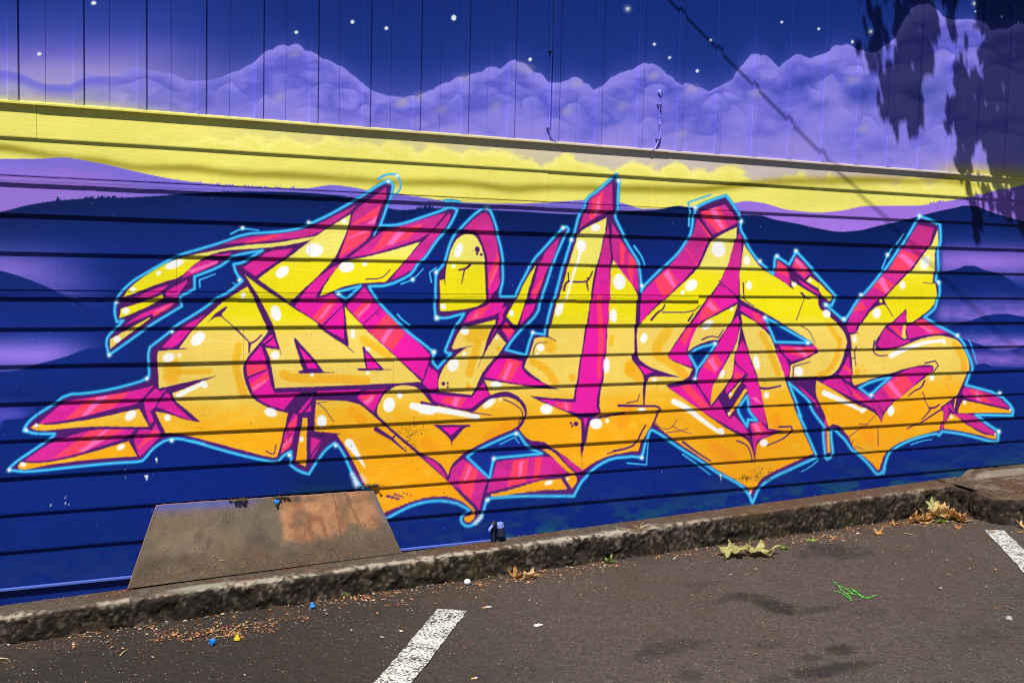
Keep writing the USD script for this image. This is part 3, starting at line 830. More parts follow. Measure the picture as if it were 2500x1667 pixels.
def paint_upper(x, y, flash):
    """the vertical panels: night sky, stars and moonlit clouds. flash: sheet y of the flashing below each point"""
    S = Sheet(x, y, None)
    n1 = meshkit.fbm(np.stack([x / 130, y / 60, 0 * x], -1), 4, 3)
    n2 = meshkit.fbm(np.stack([x / 45, y / 22, 0 * x], -1), 4, 9)
    h = y / flash                                                     # 0 at the sheet's top, 1 at the flashing
    c = ramp(h + (n1 - .5) * .12, [(-1, (14, 38, 108)), (.0, (17, 44, 122)), (.45, (28, 54, 136)), (.8, (70, 80, 178)), (1, (110, 108, 205))])
    left = ramp(h + (n1 - .5) * .1, [(-1, (22, 46, 124)), (.0, (34, 58, 146)), (.28, (58, 74, 168)), (.45, (98, 98, 195)), (.68, (158, 146, 216)), (.74, (160, 150, 215)), (.88, (192, 186, 196)), (1, (200, 195, 172))])
    c = over(c, step(520 - x, 520), left)
    top = curve(x, CLOUD)
    top = top + (np.abs(((x + 40 * n2) / 40 % 1) - .5) * 2) ** 2 * 7 * np.clip(n1 * 2.4 - .5, .1, 1) * step(x - 560, 200)
    d = y - top
    b1 = meshkit.fbm(np.stack([x / 75, (y + .10 * x) / 34, 0 * x], -1), 3, 51)
    b2 = meshkit.fbm(np.stack([x / 34 + 2 * b1, y / 20 + 2 * b1, 0 * x], -1), 3, 52)
    cl = ramp(np.clip(d / 150, 0, 1) + (b1 - .5) * 1.1 + (b2 - .5) * .5, [(-.3, (150, 144, 240)), (0, (142, 136, 234)), (.2, (122, 118, 222)), (.42, (96, 98, 206)), (.62, (112, 110, 216)), (.9, (134, 128, 228)), (1.3, (148, 138, 228))])
    cl = over(cl, np.exp(-np.clip(d, 0, 200) / 13) * .75, rgb(152, 146, 242))
    crisp = np.interp(x, [0, 300, 600, 3000], [40, 14, 4, 4]) + 9 * np.clip(n1 - .5, 0, 1) * step(x - 560, 100)
    c = over(c, step(d, crisp) * np.interp(x, [-700, 200, 420, 600], [.25, .35, .75, 1]), cl)
    halo = np.exp(-np.clip(-d, 0, 300) / 24) * (d < 0) * .45
    c = over(c, halo * step(x - 420, 300), rgb(90, 92, 190))
    S.c = c
    w1 = meshkit.fbm(np.stack([x / 46, y / 34, 0 * x], -1), 2, 31) - .5
    w2 = meshkit.fbm(np.stack([x / 50, y / 40, 0 * x], -1), 2, 32) - .5
    w3 = meshkit.fbm(np.stack([x / 9, y / 8, 0 * x], -1), 2, 33) - .5
    keepers = np.random.default_rng(4)
    for j, q in enumerate(sorted((list(map(float, w.split(','))) for w in HEADS.split()), key=lambda q: q[1])):
        cx, cy, rx, dp = q
        rx *= (1.15, .75, 1.45, .95, .6)[j % 5]
        dp *= (1., .8, 1.25)[j % 3]
        i = S.near(np.array([[cx - rx * 1.7, cy - 30], [cx + rx * 1.7, cy + dp * 2.6]]), 0)
        if not len(i):
            continue
        u = (x[i] + w1[i] * 44 - cx) / rx
        e = y[i] + w2[i] * 26 + w3[i] * 2 - (cy + dp * .8 * np.clip(np.abs(u), 0, 1.6) ** 1.7)
        lean = keepers.choice([-1, 1]) * keepers.uniform(.2, .9)
        str_ = keepers.choice([0., .5, 1., 1.])
        side = np.clip((1.05 - np.abs(u)) * 1.5, 0, 1) * np.clip(.75 + lean * u, 0, 1) * str_
        a2 = step(-e, 5) * np.exp(-np.clip(-e, 0, 99) / 20) * side * step(d[i] - 5, 8)
        S.put(i, a2 * .55, rgb(86, 88, 196))
        a = step(e, 5) * side * np.exp(-np.clip(e, 0, 199) / (dp * .75)) * step(d[i], 6)
        S.put(i, a * .72, rgb(158, 152, 244))
    for cx, cy, a_, b_, t in ((1962, 203, 46, 20, .8), (2108, 232, 44, 34, .85), (2268, 222, 60, 26, .7), (2000, 258, 34, 14, .5), (1905, 225, 40, 14, .4), (2290, 262, 50, 20, .5), (1640, 225, 30, 12, .3), (1180, 262, 60, 16, .25), (700, 168, 30, 9, .3), (1590, 172, 32, 9, .3)):
        S.dot(cx, cy, a_ * .6, b_ * .6, -12, rgb(44, 64, 160), soft=b_ * .75, amount=t)
    low = step(h - .9 + (n1 - .5) * .2, .22)
    S.c = over(S.c, low * np.interp(x, [300, 700, 1500, 2200], [0, .35, .5, .6]), rgb(164, 146, 226))
    vb = curve(x, "n-700,170 0,172 45,180 90,198 125,206 165,207 205,192 260,186 400,196")
    S.c = over(S.c, np.exp(-((y - vb - 9) / 15) ** 2) * step(290 - x, 120) * step(y - vb, 7) * .75, rgb(110, 108, 222))
    S.c = over(S.c, step(h - .955, .1) * step(380 - x, 300) * .8, rgb(204, 199, 160))
    S.c = over(S.c, step(h - .96, .12) * step(x - 2310, 130), rgb(226, 212, 96))
    for gx, gy in pts(GLINTS):
        S.dot(gx, gy, 9, 6, -20, rgb(184, 172, 190), soft=10, amount=.6)
    for cx, cy, a, b in quads(STARS):
        S.dot(cx, cy, a * .95, b * .95, 0, rgb(235, 245, 250), soft=1.2)
    for gx, gy, r in ((1533.5, 22, 6.5), (2126.5, 78, 5.5), (2380, 9, 5)):
        S.dot(gx, gy, r * 1.5, r * 1.5, 0, rgb(120, 132, 170), soft=4, amount=.7)
        S.dot(gx, gy, r * .6, r * .6, 0, rgb(225, 232, 235), soft=2)
    return S.c


def paint_lower(x, y, k):
    """the lapped boards: yellow dusk, hills, and the lettering. k: board rows below the first lip"""
    n1 = meshkit.fbm(np.stack([x / 160, y / 60, 0 * x], -1), 4, 5)
    n2 = meshkit.fbm(np.stack([x / 36, y / 16, 0 * x], -1), 4, 6)
    nb = meshkit.fbm(np.stack([x / 60, y / 14, 0 * x], -1), 3, 8)
    # dusk sky
    c = np.tile(rgb(238, 230, 116), (len(x), 1))
    c = over(c, (n2 - .5) * .8, rgb(250, 244, 150))
    grey = ramp(np.clip((x - 300) / 1500, 0, 1), [(0, (214, 206, 130)), (.3, (198, 188, 166)), (1, (190, 176, 204))])
    S = Sheet(x, y, k)
    edge = np.full(len(x), 1e9)
    wx = (meshkit.fbm(np.stack([x / 34, y / 20, 0 * x], -1), 3, 41) - .5) * 60
    wy = (meshkit.fbm(np.stack([x / 34, y / 26, 0 * x], -1), 2, 42) - .5) * 30
    for j, (cx, cy, rx, dp) in enumerate(quads(PUFFS)):
        u = (x + wx - cx) / (rx * (1.0, 1.5, .7, 1.2)[j % 4])
        e = cy + (2, -4, 3, 0, -7)[j % 5] + dp * 1.5 * np.clip(np.abs(u), 0, 3) ** 1.25 + wy * .5
        edge = np.minimum(edge, np.where(np.abs(u) < 1.8, e, 1e9))
    a = step(edge - y, 17) * step(x - 540, 420) * (k < .35) * step(2420 - x, 200)
    c = over(c, a * (.36 + .4 * step(x - 1100, 900)), grey)
    rim = np.exp(-((y - edge - 7) / 9) ** 2) * (k < .2) * step(x - 400, 200) * 1.6
    c = over(c, rim * .35, rgb(250, 244, 150))
    band = curve(x, "n-700,330 a0,850 300,890 560,920 800,960 1100,970 1400,1000 1700,1010 2351,1045 b900,1052 1200,1085 1400,1075 2000,1090 c500,1092 650,1075 n1850,448 1950,441 2150,441 2300,438 2400,452 2900,470")
    c = over(c, np.exp(-((y - band + (n1 - .5) * 10) / 10.5) ** 2) * (.8 + .6 * (n1 - .5)) * step(2380 - x, 120), rgb(152, 140, 40))
    # far lilac hills, with a fringe of tiny trees here and there
    jag = lambda f, s: (np.abs((x * f + 3 * meshkit.noise(np.stack([x * .11, 0 * x, 0 * x], -1), s)) % 1 - .5) * 2)
    tree = lambda x0, x1, hgt, s: hgt * (1 - jag(.17, s)) * (x > x0) * (x < x1) * (meshkit.noise(np.stack([x * .09, 0 * x, 0 * x], -1), s + 7) > .42)
    lil = curve(x, LILAC) - tree(480, 720, 6, 1) - tree(2270, 2450, 6, 2)
    c = over(c, step(y - lil, 1.6), ramp(np.clip((x - 1500) / 400, 0, 1) + (k - 1.2) * .25 * (x > 1500), [(0, (128, 112, 214)), (1, (160, 118, 220))]))
    c = over(c, step(y - lil - 26, 40) * step(330 - x, 260), rgb(150, 118, 214))
    nav = curve(x, NAVY) - tree(205, 300, 7, 3) - tree(110, 150, 9, 4) - tree(1005, 1060, 8, 5)
    depth = np.clip((y - nav) / 130, 0, 1)
    navy = ramp(depth + (n1 - .5) * .3, [(0, (4, 28, 84)), (.5, (8, 34, 104)), (1, (12, 40, 122))])
    c = over(c, step(y - nav, 1.6), navy)
    below = step(y - nav - 60, 60)
    # deep blue towards the foot, mist in the valleys
    c = over(c, below * step(y - 900, 300), ramp((y - 900) / 400 + (n1 - .5) * .3, [(0, (10, 36, 112)), (.5, (11, 37, 122)), (1, (9, 36, 116))]))
    def hill(text, xa, xb, col):
        h = curve(x, text)
        return over(c, step(y - h, 2.0) * step(x - xa, 30) * step(xb - x, 60), col)
    nvy = rgb(11, 36, 104)
    dk = ramp(np.clip((y - 620) / 400, 0, 1) + (n1 - .5) * .4, [(0, (8, 32, 98)), (.5, (14, 42, 126)), (1, (10, 38, 116))])
    c = over(c, np.exp(-((y - 655 - x * .12) / 62) ** 2) * step(190 - x, 260) * (.8 + .5 * (n1 - .5)), rgb(136, 112, 214))
    c = hill("n-700,560 -200,640 0,661 40,672 90,690 160,722 240,760", -900, 230, dk)
    c = over(c, np.exp(-((y - 868) / 40) ** 2) * step(200 - x, 200), rgb(144, 118, 222))
    c = hill("n-700,940 0,909 38,905 87,890 159,871 223,850 300,846", -900, 330, dk)
    c = over(c, np.exp(-((y - 1012) / 26) ** 2) * step(70 - x, 110), rgb(78, 76, 182))
    c = hill("n-700,1080 0,1045 10,1026 50,1022 93,1006 140,1000", -900, 180, dk)
    R = step(x - 2285, 60)
    c = over(c, R * np.exp(-((y - 640) / 42) ** 2) * (.9 + .6 * (n1 - .5)), rgb(150, 114, 214))
    c = hill("n2280,668 2298,664 2336,657 2361,649 2376,649 2404,659 2446,670 2500,704 2700,760", 2288, 9999, dk)
    c = over(c, R * np.exp(-((y - 765) / 34) ** 2) * (.8 + .8 * (n2 - .5)), rgb(138, 110, 210))
    c = hill("n2300,800 2340,791 2372,781 2415,769 2451,766 2500,773 2700,800", 2310, 9999, dk)
    c = over(c, R * np.exp(-((y - 838) / 20) ** 2) * (.9 + .8 * (n2 - .5)), rgb(142, 112, 212))
    c = hill("n2340,826 2372,834 2415,849 2446,860 2478,853 2520,838 2700,830", 2340, 9999, rgb(26, 42, 128))
    c = over(c, step(x - 2340, 90) * np.exp(-((y - 878) / 17) ** 2) * (.8 + .8 * (n2 - .5)), rgb(140, 106, 206))
    c = hill("n2340,900 2372,896 2402,887 2425,895 2500,897 2700,905", 2340, 9999, dk)
    # old green-black film along the foot of the wall
    foot = curve(x, "n-700,1570 0,1470 1000,1335 1500,1270 2000,1200 2500,1135 2900,1080")
    c = over(c, np.exp(-np.clip(foot - y, 0, 400) / 26) * (y < foot + 12) * np.clip((n2 - .42) * 4, 0, .7) * step(x - 1150, 300), rgb(16, 84, 110))
    c = over(c, np.exp(-((x - 790) / 75) ** 2 - ((y - 1206) / 20) ** 2) * .8, rgb(20, 74, 70))
    c = over(c, np.exp(-((x - 790) / 110) ** 2 - ((y - 1170) / 45) ** 2) * .7, rgb(6, 34, 86))
    c = over(c, np.exp(-((x - 1180) / 260) ** 2 - ((y - 1232) / 22) ** 2) * .0, rgb(40, 70, 170))
    bgcol = c.copy()
    S.c = c
    hue = np.clip((x - 300) / 300, 0, 1) * np.clip((2050 - x) / 300, 0, 1)
    yel = ramp(k + (n1 - .5) * .4, [(0, (240, 231, 122)), (2.9, (241, 230, 112)), (3.2, (240, 226, 34)), (4.6, (240, 226, 20)), (5, (242, 222, 66)), (5.15, (242, 212, 104)), (7., (241, 208, 98)), (7.5, (244, 188, 52)), (8.1, (246, 176, 30)), (11, (245, 166, 26))])
    yel = over(yel, (n2 - .5) * .5, rgb(250, 240, 150))
    pink = ramp(k, [(0, (192, 50, 134)), (2.5, (198, 50, 138)), (4.5, (212, 42, 150)), (7, (214, 38, 152)), (9, (202, 46, 142))])
    pink = pink * (.90 + .22 * n2)[:, None]
    pink = over(pink, hue * np.exp(-((y - 860) / 190) ** 2) * .8, rgb(238, 30, 168))
    pur = ramp(k, [(0, (78, 30, 96)), (5, (78, 28, 102)), (10, (84, 30, 108))])
    cy1, cy2, white = rgb(26, 158, 226), rgb(112, 214, 250), rgb(250, 250, 248)
    out = smooth_path(pts(OUTLINE), True)
    S.line(out, 15, rgb(8, 32, 96), soft=7, closed=True, amount=.55)
    S.c[y < nav + 4] = bgcol[y < nav + 4]
    S.poly(out, pur)
    S.pinkmask[:] = 0
    holes = [smooth_path(pts(h), True) for h in HOLES]
    for h in holes:
        S.poly(h, ramp(k, [(0, (10, 36, 104)), (7, (14, 40, 122)), (9, (22, 46, 140))]))
    for t in PINK.splitlines():
        S.poly(smooth_path(pts(t), True), pink, mark=1.)
    for t in CORAL.splitlines():
        S.poly(pts(t), rgb(254, 70, 104), soft=1.6, mask=True)
    for t in ROSE.splitlines():
        S.poly(pts(t), rgb(252, 112, 184), soft=2.2, mask=True)
    S.pinkmask[:] = 0
    for t in YELLOW.splitlines():
        S.poly(smooth_path(pts(t), True), yel, mark=1.)
    keep = S.pinkmask.copy()
    amb = ramp(k, [(0, (226, 210, 40)), (4, (232, 206, 20)), (5.2, (238, 184, 30)), (8, (244, 160, 30)), (11, (246, 150, 44))])
    for t in AMBER.splitlines():
        w, p = t.split(' ', 1)
        p = smooth_path(pts(p))
        w = float(w) / 4.704
        i, dd, _ = S.dist(p, w)
        if len(i):
            S.put(i, step(w / 2 - dd, w * .3) * .72 * keep[i], amb)
    for t in PURPLE.splitlines():
        S.poly(smooth_path(pts(t), True), pur)
    for t in PINK2.splitlines():
        S.poly(pts(t), rgb(244, 34, 172))
    for t in STROKES.splitlines():
        w, p = t.split(' ', 1)
        w = float(w) / 4.704
        S.line(smooth_path(pts(p)), w * 1.12, pur, soft=.8, w2=w * .72)
    S.line(pts("G1270,415 1440,520 1610,672"), 12, pur, w2=2.5)
    for h in [out] + holes:
        S.line(h, 9.5, cy1, closed=True, soft=3., amount=.35)
        S.line(h, 7.2, cy1, closed=True, soft=1.2)
    for t in CYAN_EXTRA.splitlines():
        w, p = t.split(' ', 1)
        S.line(smooth_path(pts(p)), float(w) / 4.704 * 1.05, cy1, w2=float(w) / 4.704 * .7)
        S.line(smooth_path(pts(p)), float(w) / 4.704 * .4, cy2, w2=1.)
    for h in [out] + holes:
        S.line(h, 2.7, cy2, closed=True, soft=1., amount=.9)
    # the lettering stops where the old sheet leans against the wall
    for q in quads(DOTS_WHITE.replace('\n', ' ')):
        S.dot(q[0], q[1], q[2] * .97, q[3] * .97, q[4], white, soft=1.7)
    for q in quads(DOTS_PURPLE):
        S.dot(q[0], q[1], q[2], q[3], q[4], pur)
    S.dot(*(pts("P720,1105")[0]), 4, 5, 0, yel.mean(0) * 0 + rgb(240, 224, 30))
    for t in SHINES.splitlines():
        w, w2, p = t.split(' ', 2)
        S.line(smooth_path(pts(p)), float(w) / 4.704, white, soft=1.6, w2=float(w2) / 4.704)
    for gx, gy in pts(SPARKS):
        S.dot(gx, gy, 6.5, 6.5, 0, rgb(150, 225, 250), soft=4, amount=.6)
        S.dot(gx, gy, 3.6, 3.9, 0, white, soft=1.6)
    S.line(pts("G990,930 1040,1050"), 8, rgb(230, 245, 252), soft=6, w2=13)
    S.line(pts("G1100,940 1130,1000"), 7, rgb(240, 220, 230), soft=6, w2=9, amount=.8)
    S.line(pts("J575,1395 640,1325"), 8, rgb(225, 242, 250), soft=5, w2=9)
    # bird lime and chips
    for q in "n382,1121,3,4 383,1126,1,4 358,1163,5,3.4 359,1168,2.4,5 305.5,1147,1.4,1.4 307,1166,1.4,1.4 160,1228,2,2 159,1216,1,1.5 161.5,1212,.9,1 168,1231,1.3,1 124,1233,1.5,3 n1760,1160,3,3 1761,1168,1,5".split():
        v = list(map(float, q.lstrip('n').split(',')))
        S.dot(v[0], v[1], v[2], v[3], 0, rgb(214, 220, 226), soft=.8)
    rd = np.random.default_rng(17)
    for cx, cy, rx, ry, m in ((1002, 1070, 16, 36, 70), (1010, 1050, 30, 14, 30), (1838, 1168, 42, 9, 110), (1880, 1150, 40, 10, 30), (706, 1062, 14, 16, 40), (780, 1062, 20, 6, 24), (700, 1138, 40, 10, 40), (900, 1188, 34, 5, 60), (1990, 1150, 60, 14, 30),
                              (1120, 1190, 60, 30, 14), (800, 1180, 90, 20, 24), (1500, 1200, 300, 40, 40), (600, 1050, 300, 90, 30), (1250, 800, 900, 260, 60), (300, 1300, 300, 60, 30)):
        for _ in range(m):
            S.dot(cx + rd.normal(0, rx * .6), cy + rd.normal(0, ry * .6), rd.uniform(.5, 1.7), rd.uniform(.5, 1.5), rd.uniform(0, 180), rgb(26, 22, 30), soft=.8, amount=rd.uniform(.4, .95))
    for _ in range(170):
        S.dot(rd.uniform(0, 2500), rd.uniform(480, 1300), rd.uniform(.4, .9), rd.uniform(.5, 1.3), 0, rgb(214, 220, 230), soft=.8, amount=rd.uniform(.3, .8))
    fade = meshkit.fbm(np.stack([x / 300, y / 120, 0 * x], -1), 4, 61) - .5
    runs = meshkit.fbm(np.stack([x / 7, y / 180, 0 * x], -1), 3, 62) - .5
    dust = step(y - foot + 95, 120) * np.clip(n2 * 1.6 - .5, 0, 1)
    S.c = S.c * (1 + .15 * fade + .03 * runs)[:, None]
    return over(S.c, dust * .22, rgb(96, 88, 92))


# ---------------------------------------------------------------- the building: lapped boards below, vertical panels above
REFLECT = .86                    # paint at full white reflects this much
M['boards'] = painted('boards_paint', (8., 30., 130.), .5, .42, .0022, .14)
M['panels'] = painted('panels_paint', (16., 16., 11.), .5, .14, .0022, .14)
M['strip'] = painted('strip_paint', (8., 60., 120.), .5, .8, .004, .14)
M['dark'] = plain('dark_void', (.02, .02, .022), .9)
M['roofing'] = plain('roofing', (.12, .12, .125), .9, .2, 6.)
wall = thing('painted_building', 'long board-sided building wall covered with a night-sky mural and yellow and pink lettering', 'building')
X0, X1, TOPZ = -2.6, 9.6, 4.75
_n = np.arange(-40, 2541, 1.75)
_cols = np.array([on_wall(n, 800)[0] for n in _n])
COLS = np.concatenate([np.arange(X0, _cols[0] - .02, .03), _cols, np.arange(_cols[-1] + .03, X1, .03), [X1]])
rng = np.random.default_rng(7)


def vivid(c):
    l = c @ np.array([.3, .55, .15])
    return np.clip(l[:, None] + 1.05 * (c - l[:, None]), 0, 1)


def wavy(x, seed, amp):
    p = np.stack([x * 1.1, 0 * x + seed * 3.7, 0 * x], -1)
    return (meshkit.fbm(p, 3, 11) - .5) * 2 * amp


def seam(n, z):
    """x of a butt joint drawn at n on the sheet"""
    a, b = X0, X1
    for _ in range(40):
        m = (a + b) / 2
        if sheet_of(np.array([m]), np.array([z]))[0][0] < n:
            a = m
        else:
            b = m
    return (a + b) / 2


SEAMS = {1: [89, 1629.6], 2: [1340], 3: [986.5], 4: [756], 5: [432, 1828], 7: [595], 8: [962], 9: [93, 1604], 11: [1239], 13: [335]}
BUTT = .0122
pieces = []                      # (name, vertices, faces, material, row)
for r in range(1, 14):
    zb = LIP1 - ROW * (r - 1)
    zt = FLASH + .004 if r == 1 else zb + ROW
    cuts = [X0] + [seam(n, zb + .08) for n in SEAMS.get(r, [])] + [X1]
    nz = 46 if 2 <= r <= 10 else 34 if r in (1, 11) else 24
    for a, b in zip(cuts[:-1], cuts[1:]):
        a2, b2 = (a + .0009 if a > X0 else a), (b - .0009 if b < X1 else b)
        xs = np.concatenate([[a2], COLS[(COLS > a2 + .001) & (COLS < b2 - .001)], [b2]])
        off = rng.uniform(-.0012, .0012)
        t = np.linspace(0, 1, nz)
        lipz = zb + wavy(xs, r, .0022) + rng.uniform(-.0008, .0008)
        lipy = wavy(xs, r + 40, .0016) + off
        Z = lipz[:, None] + (zt + .006 - lipz[:, None]) * t
        Y = lipy[:, None] + BUTT * t * (zt + .006 - zb) / ROW * .98 + wavy(xs, r + 80, .0008)[:, None] * np.sin(t * math.pi)
        Y[:, 0] += .0012                                              # the lip's lower corner is slightly worn
        X = np.broadcast_to(xs[:, None], Z.shape)
        front = np.stack([X, Y, Z], -1).reshape(-1, 3)
        under = np.stack([np.stack([xs, Y[:, 0], Z[:, 0]], -1), np.stack([xs, Y[:, 0] + .016, Z[:, 0] + .0005], -1)], 1).reshape(-1, 3)
        parts = [(front, grid_faces(len(xs), nz)), (under, grid_faces(len(xs), 2, True))]
        for e, fl in ((0, True), (-1, False)):                         # end grain at the butt joints
            edge = np.stack([np.stack([X[e], Y[e], Z[e]], -1), np.stack([X[e], Y[e] + .011, Z[e]], -1)], 1).reshape(-1, 3)
            parts.append((edge, grid_faces(nz, 2, fl)))
        pieces.append(('siding_board', *cat_mesh(parts), 'boards'))


def strip(z0, h, xa, xb, proud, seed):
    """a rough batten nailed over the head of a row"""
    xs = np.concatenate([[xa], COLS[(COLS > xa + .001) & (COLS < xb - .001)], [xb]])
    jag = wavy(xs * 6, seed, .0016) + np.where(meshkit.noise(np.stack([xs * 9, 0 * xs, 0 * xs], -1), seed) > .8, .002, 0)
    prof = [(.012, h), (proud - .0015, h), (proud, h - .0015), (proud - .0005, h * .55), (proud, .002), (proud + .0015, 0), (.012, 0)]
    pr = np.array(prof)
    n = 14
    s = np.concatenate([[0], np.cumsum(np.hypot(*np.diff(pr, axis=0).T))])
    tt = np.unique(np.concatenate([s, np.linspace(0, s[-1], n)]))
    py, pz = np.interp(tt, s, pr[:, 0]), np.interp(tt, s, pr[:, 1])
    Y = py[None] + wavy(xs, seed + 3, .001)[:, None] * (py < .01)[None]
    Z = z0 - h + pz[None] + (jag[:, None] * (1 - pz / h)[None])
    V = np.stack([np.broadcast_to(xs[:, None], Y.shape), Y, Z], -1)
    parts = [(V.reshape(-1, 3), grid_faces(len(xs), len(tt), True))]
    for e in (0, -1):
        ring = V[e]
        c = ring.mean(0)
        k = np.arange(len(ring) - 1)
        f = np.stack([np.full(len(k), len(ring)), k, k + 1], -1)
        parts.append((np.vstack([ring, c]), f if e else f[:, ::-1]))
    return cat_mesh(parts)


Z2, Z5 = LIP1 - ROW - .0015, LIP1 - 4 * ROW - .0015
for z0, h, na, nb, seed in ((Z2, .0345, None, 546, 1), (Z2, .0335, 546.6, 1808, 2), (Z5, .033, None, 846.6, 3), (Z5, .032, 847.4, 1705, 4)):
    xa = X0 if na is None else seam(na, z0)
    pieces.append(('nailed_strip', *strip(z0, h, xa, seam(nb, z0), -.0035, seed), 'strip'))
# skirt board and the ledge over it, sinking behind the kerb as the ground rises
xs = np.concatenate([COLS[::2], [X1]])
ledge_z = LIP1 - 12 * ROW
prof = np.array([(.012, .004), (-.009, .0015), (-.0105, 0), (-.0105, -.009), (-.0095, -.0105), (.012, -.011)])
V = np.stack([np.broadcast_to(xs[:, None], (len(xs), len(prof))), prof[None, :, 0] + wavy(xs, 200, .0012)[:, None], ledge_z + prof[None, :, 1] + wavy(xs, 201, .0016)[:, None]], -1)
pieces.append(('ledge', V.reshape(-1, 3), grid_faces(len(xs), len(prof), True), 'boards'))
zz = np.linspace(-.25, ledge_z - .008, 14)
V = np.stack([np.broadcast_to(xs[:, None], (len(xs), len(zz))), np.full((len(xs), len(zz)), .0085), np.broadcast_to(zz, (len(xs), len(zz)))], -1)
pieces.append(('skirt_board', V.reshape(-1, 3), grid_faces(len(xs), len(zz)), 'boards'))

# flashing: three lengths that overlap
fl = [X0, seam(89, FLASH), seam(1629.6, FLASH), X1]
for i in range(3):
    a, b = fl[i] + (.0 if i == 0 else -.004), fl[i + 1]
    xs = np.concatenate([[a], COLS[::2][(COLS[::2] > a + .002) & (COLS[::2] < b - .002)], [b]])
    lift = .0015 * (i % 2)
    prof = np.array([(.010, .0085), (-.0085, .0035), (-.0105, .0025), (-.0115, 0), (-.0112, -.008), (-.0095, -.0095), (-.0085, -.0085), (.012, -.0045)])
    w1 = wavy(xs, 300 + i, .0014)
    V = np.stack([np.broadcast_to(xs[:, None], (len(xs), len(prof))), prof[None, :, 0] - lift + w1[:, None] * (prof[None, :, 0] < 0), FLASH + lift + prof[None, :, 1] + wavy(xs, 310 + i, .0012)[:, None]], -1)
    pieces.append(('flashing', V.reshape(-1, 3), grid_faces(len(xs), len(prof), True), 'boards'))
lower = pieces
upper = []
# vertical panels with a raised batten at each joint and a groove midway
BX, BP = .2486, .2858


def upright(x0, x1, y, cham, px):
    """one panel or batten, finely cut where the picture sees it"""
    seen = -.3 < x0 < 7.5
    ppm = FOCAL / (np.array([(x0 + x1) / 2, 5.7375, 1.3]) @ FWD)
    s_ = px / ppm if seen else .06
    topz = np.interp(x0, [0, 7.2], [2.9, 3.72]) if seen else FLASH + .02
    zs = np.concatenate([np.arange(FLASH + .006, topz, s_), np.linspace(topz, TOPZ, 8)])
    n = max(2, int((x1 - x0 - 2 * cham) / (s_ / .8)) + 1)
    u = np.concatenate([[x0, x0], np.linspace(x0 + cham, x1 - cham, n), [x1, x1]])
    d = np.concatenate([[.016, y + cham * .9], np.full(n, y), [y + cham * .9, .016]])
    V = np.stack([np.broadcast_to(u[:, None], (len(u), len(zs))), np.broadcast_to(d[:, None], (len(u), len(zs))), np.broadcast_to(zs, (len(u), len(zs)))], -1)
    return V.reshape(-1, 3), grid_faces(len(u), len(zs))


k0, k1 = int((X0 - BX) / BP) - 1, int((X1 - BX) / BP) + 1
for k in range(k0, k1 + 1):
    xr = BX + BP * k
    for a, b in ((xr - .02, xr + .1175), (xr + .119, xr + BP - .0215)):
        if b > X0 and a < X1:
            upper.append(('wall_panel', *upright(max(a, X0), min(b, X1), .004 + rng.uniform(-.0006, .0006), .0016, 2.1), 'panels'))
    if X0 < xr - .05 and xr < X1:
        upper.append(('batten', *upright(xr - .047, xr, -.0065, .0035, 2.1), 'panels'))

P = np.vstack([p[1] for p in lower])
sx, sy = sheet_of(P[:, 0], P[:, 2])
rows = (LIP1 - P[:, 2]) / ROW
col = paint_lower(sx, sy, rows)
led = np.concatenate([np.full(len(p[1]), p[0] == 'ledge') for p in lower])
col[led] = rgb(84, 104, 184)
col = linear(vivid(col)) * REFLECT
at = 0
for name, v, f, m in lower:
    put(name, (v, f), M[m], wall, False, col[at:at + len(v)])
    at += len(v)
P = np.vstack([p[1] for p in upper])
sx, sy = sheet_of(P[:, 0], P[:, 2])
fx, fy = sheet_of(P[:, 0], np.full(len(P), FLASH))
col = linear(vivid(paint_upper(sx, sy, fy))) * REFLECT
at = 0
for name, v, f, m in upper:
    put(name, (v, f), M[m], wall, False, col[at:at + len(v)])
    at += len(v)
put('sheathing', box(X0, X1, .022, .06, -.3, TOPZ), M['dark'], wall)
put('roof', box(X0 - .05, X1 + .05, .06, 7., TOPZ - .12, TOPZ + .02), M['roofing'], wall)
put('parapet_cap', box(X0 - .05, X1 + .05, -.03, .2, TOPZ + .02, TOPZ + .07), M['roofing'], wall)
for xa in (X0, X1 - .05):
    put('side_wall', box(xa, xa + .05, .06, 7., -.6, TOPZ - .12), M['roofing'], wall)
put('rear_wall', box(X0 + .05, X1 - .05, 6.95, 7., -.6, TOPZ - .12), M['roofing'], wall)


# ---------------------------------------------------------------- asphalt, kerb, markings
def fb(x, y, s, seed, o=4):
    return meshkit.fbm(np.stack([x / s, y / s, 0 * x + seed * 1.37], -1), o, seed)


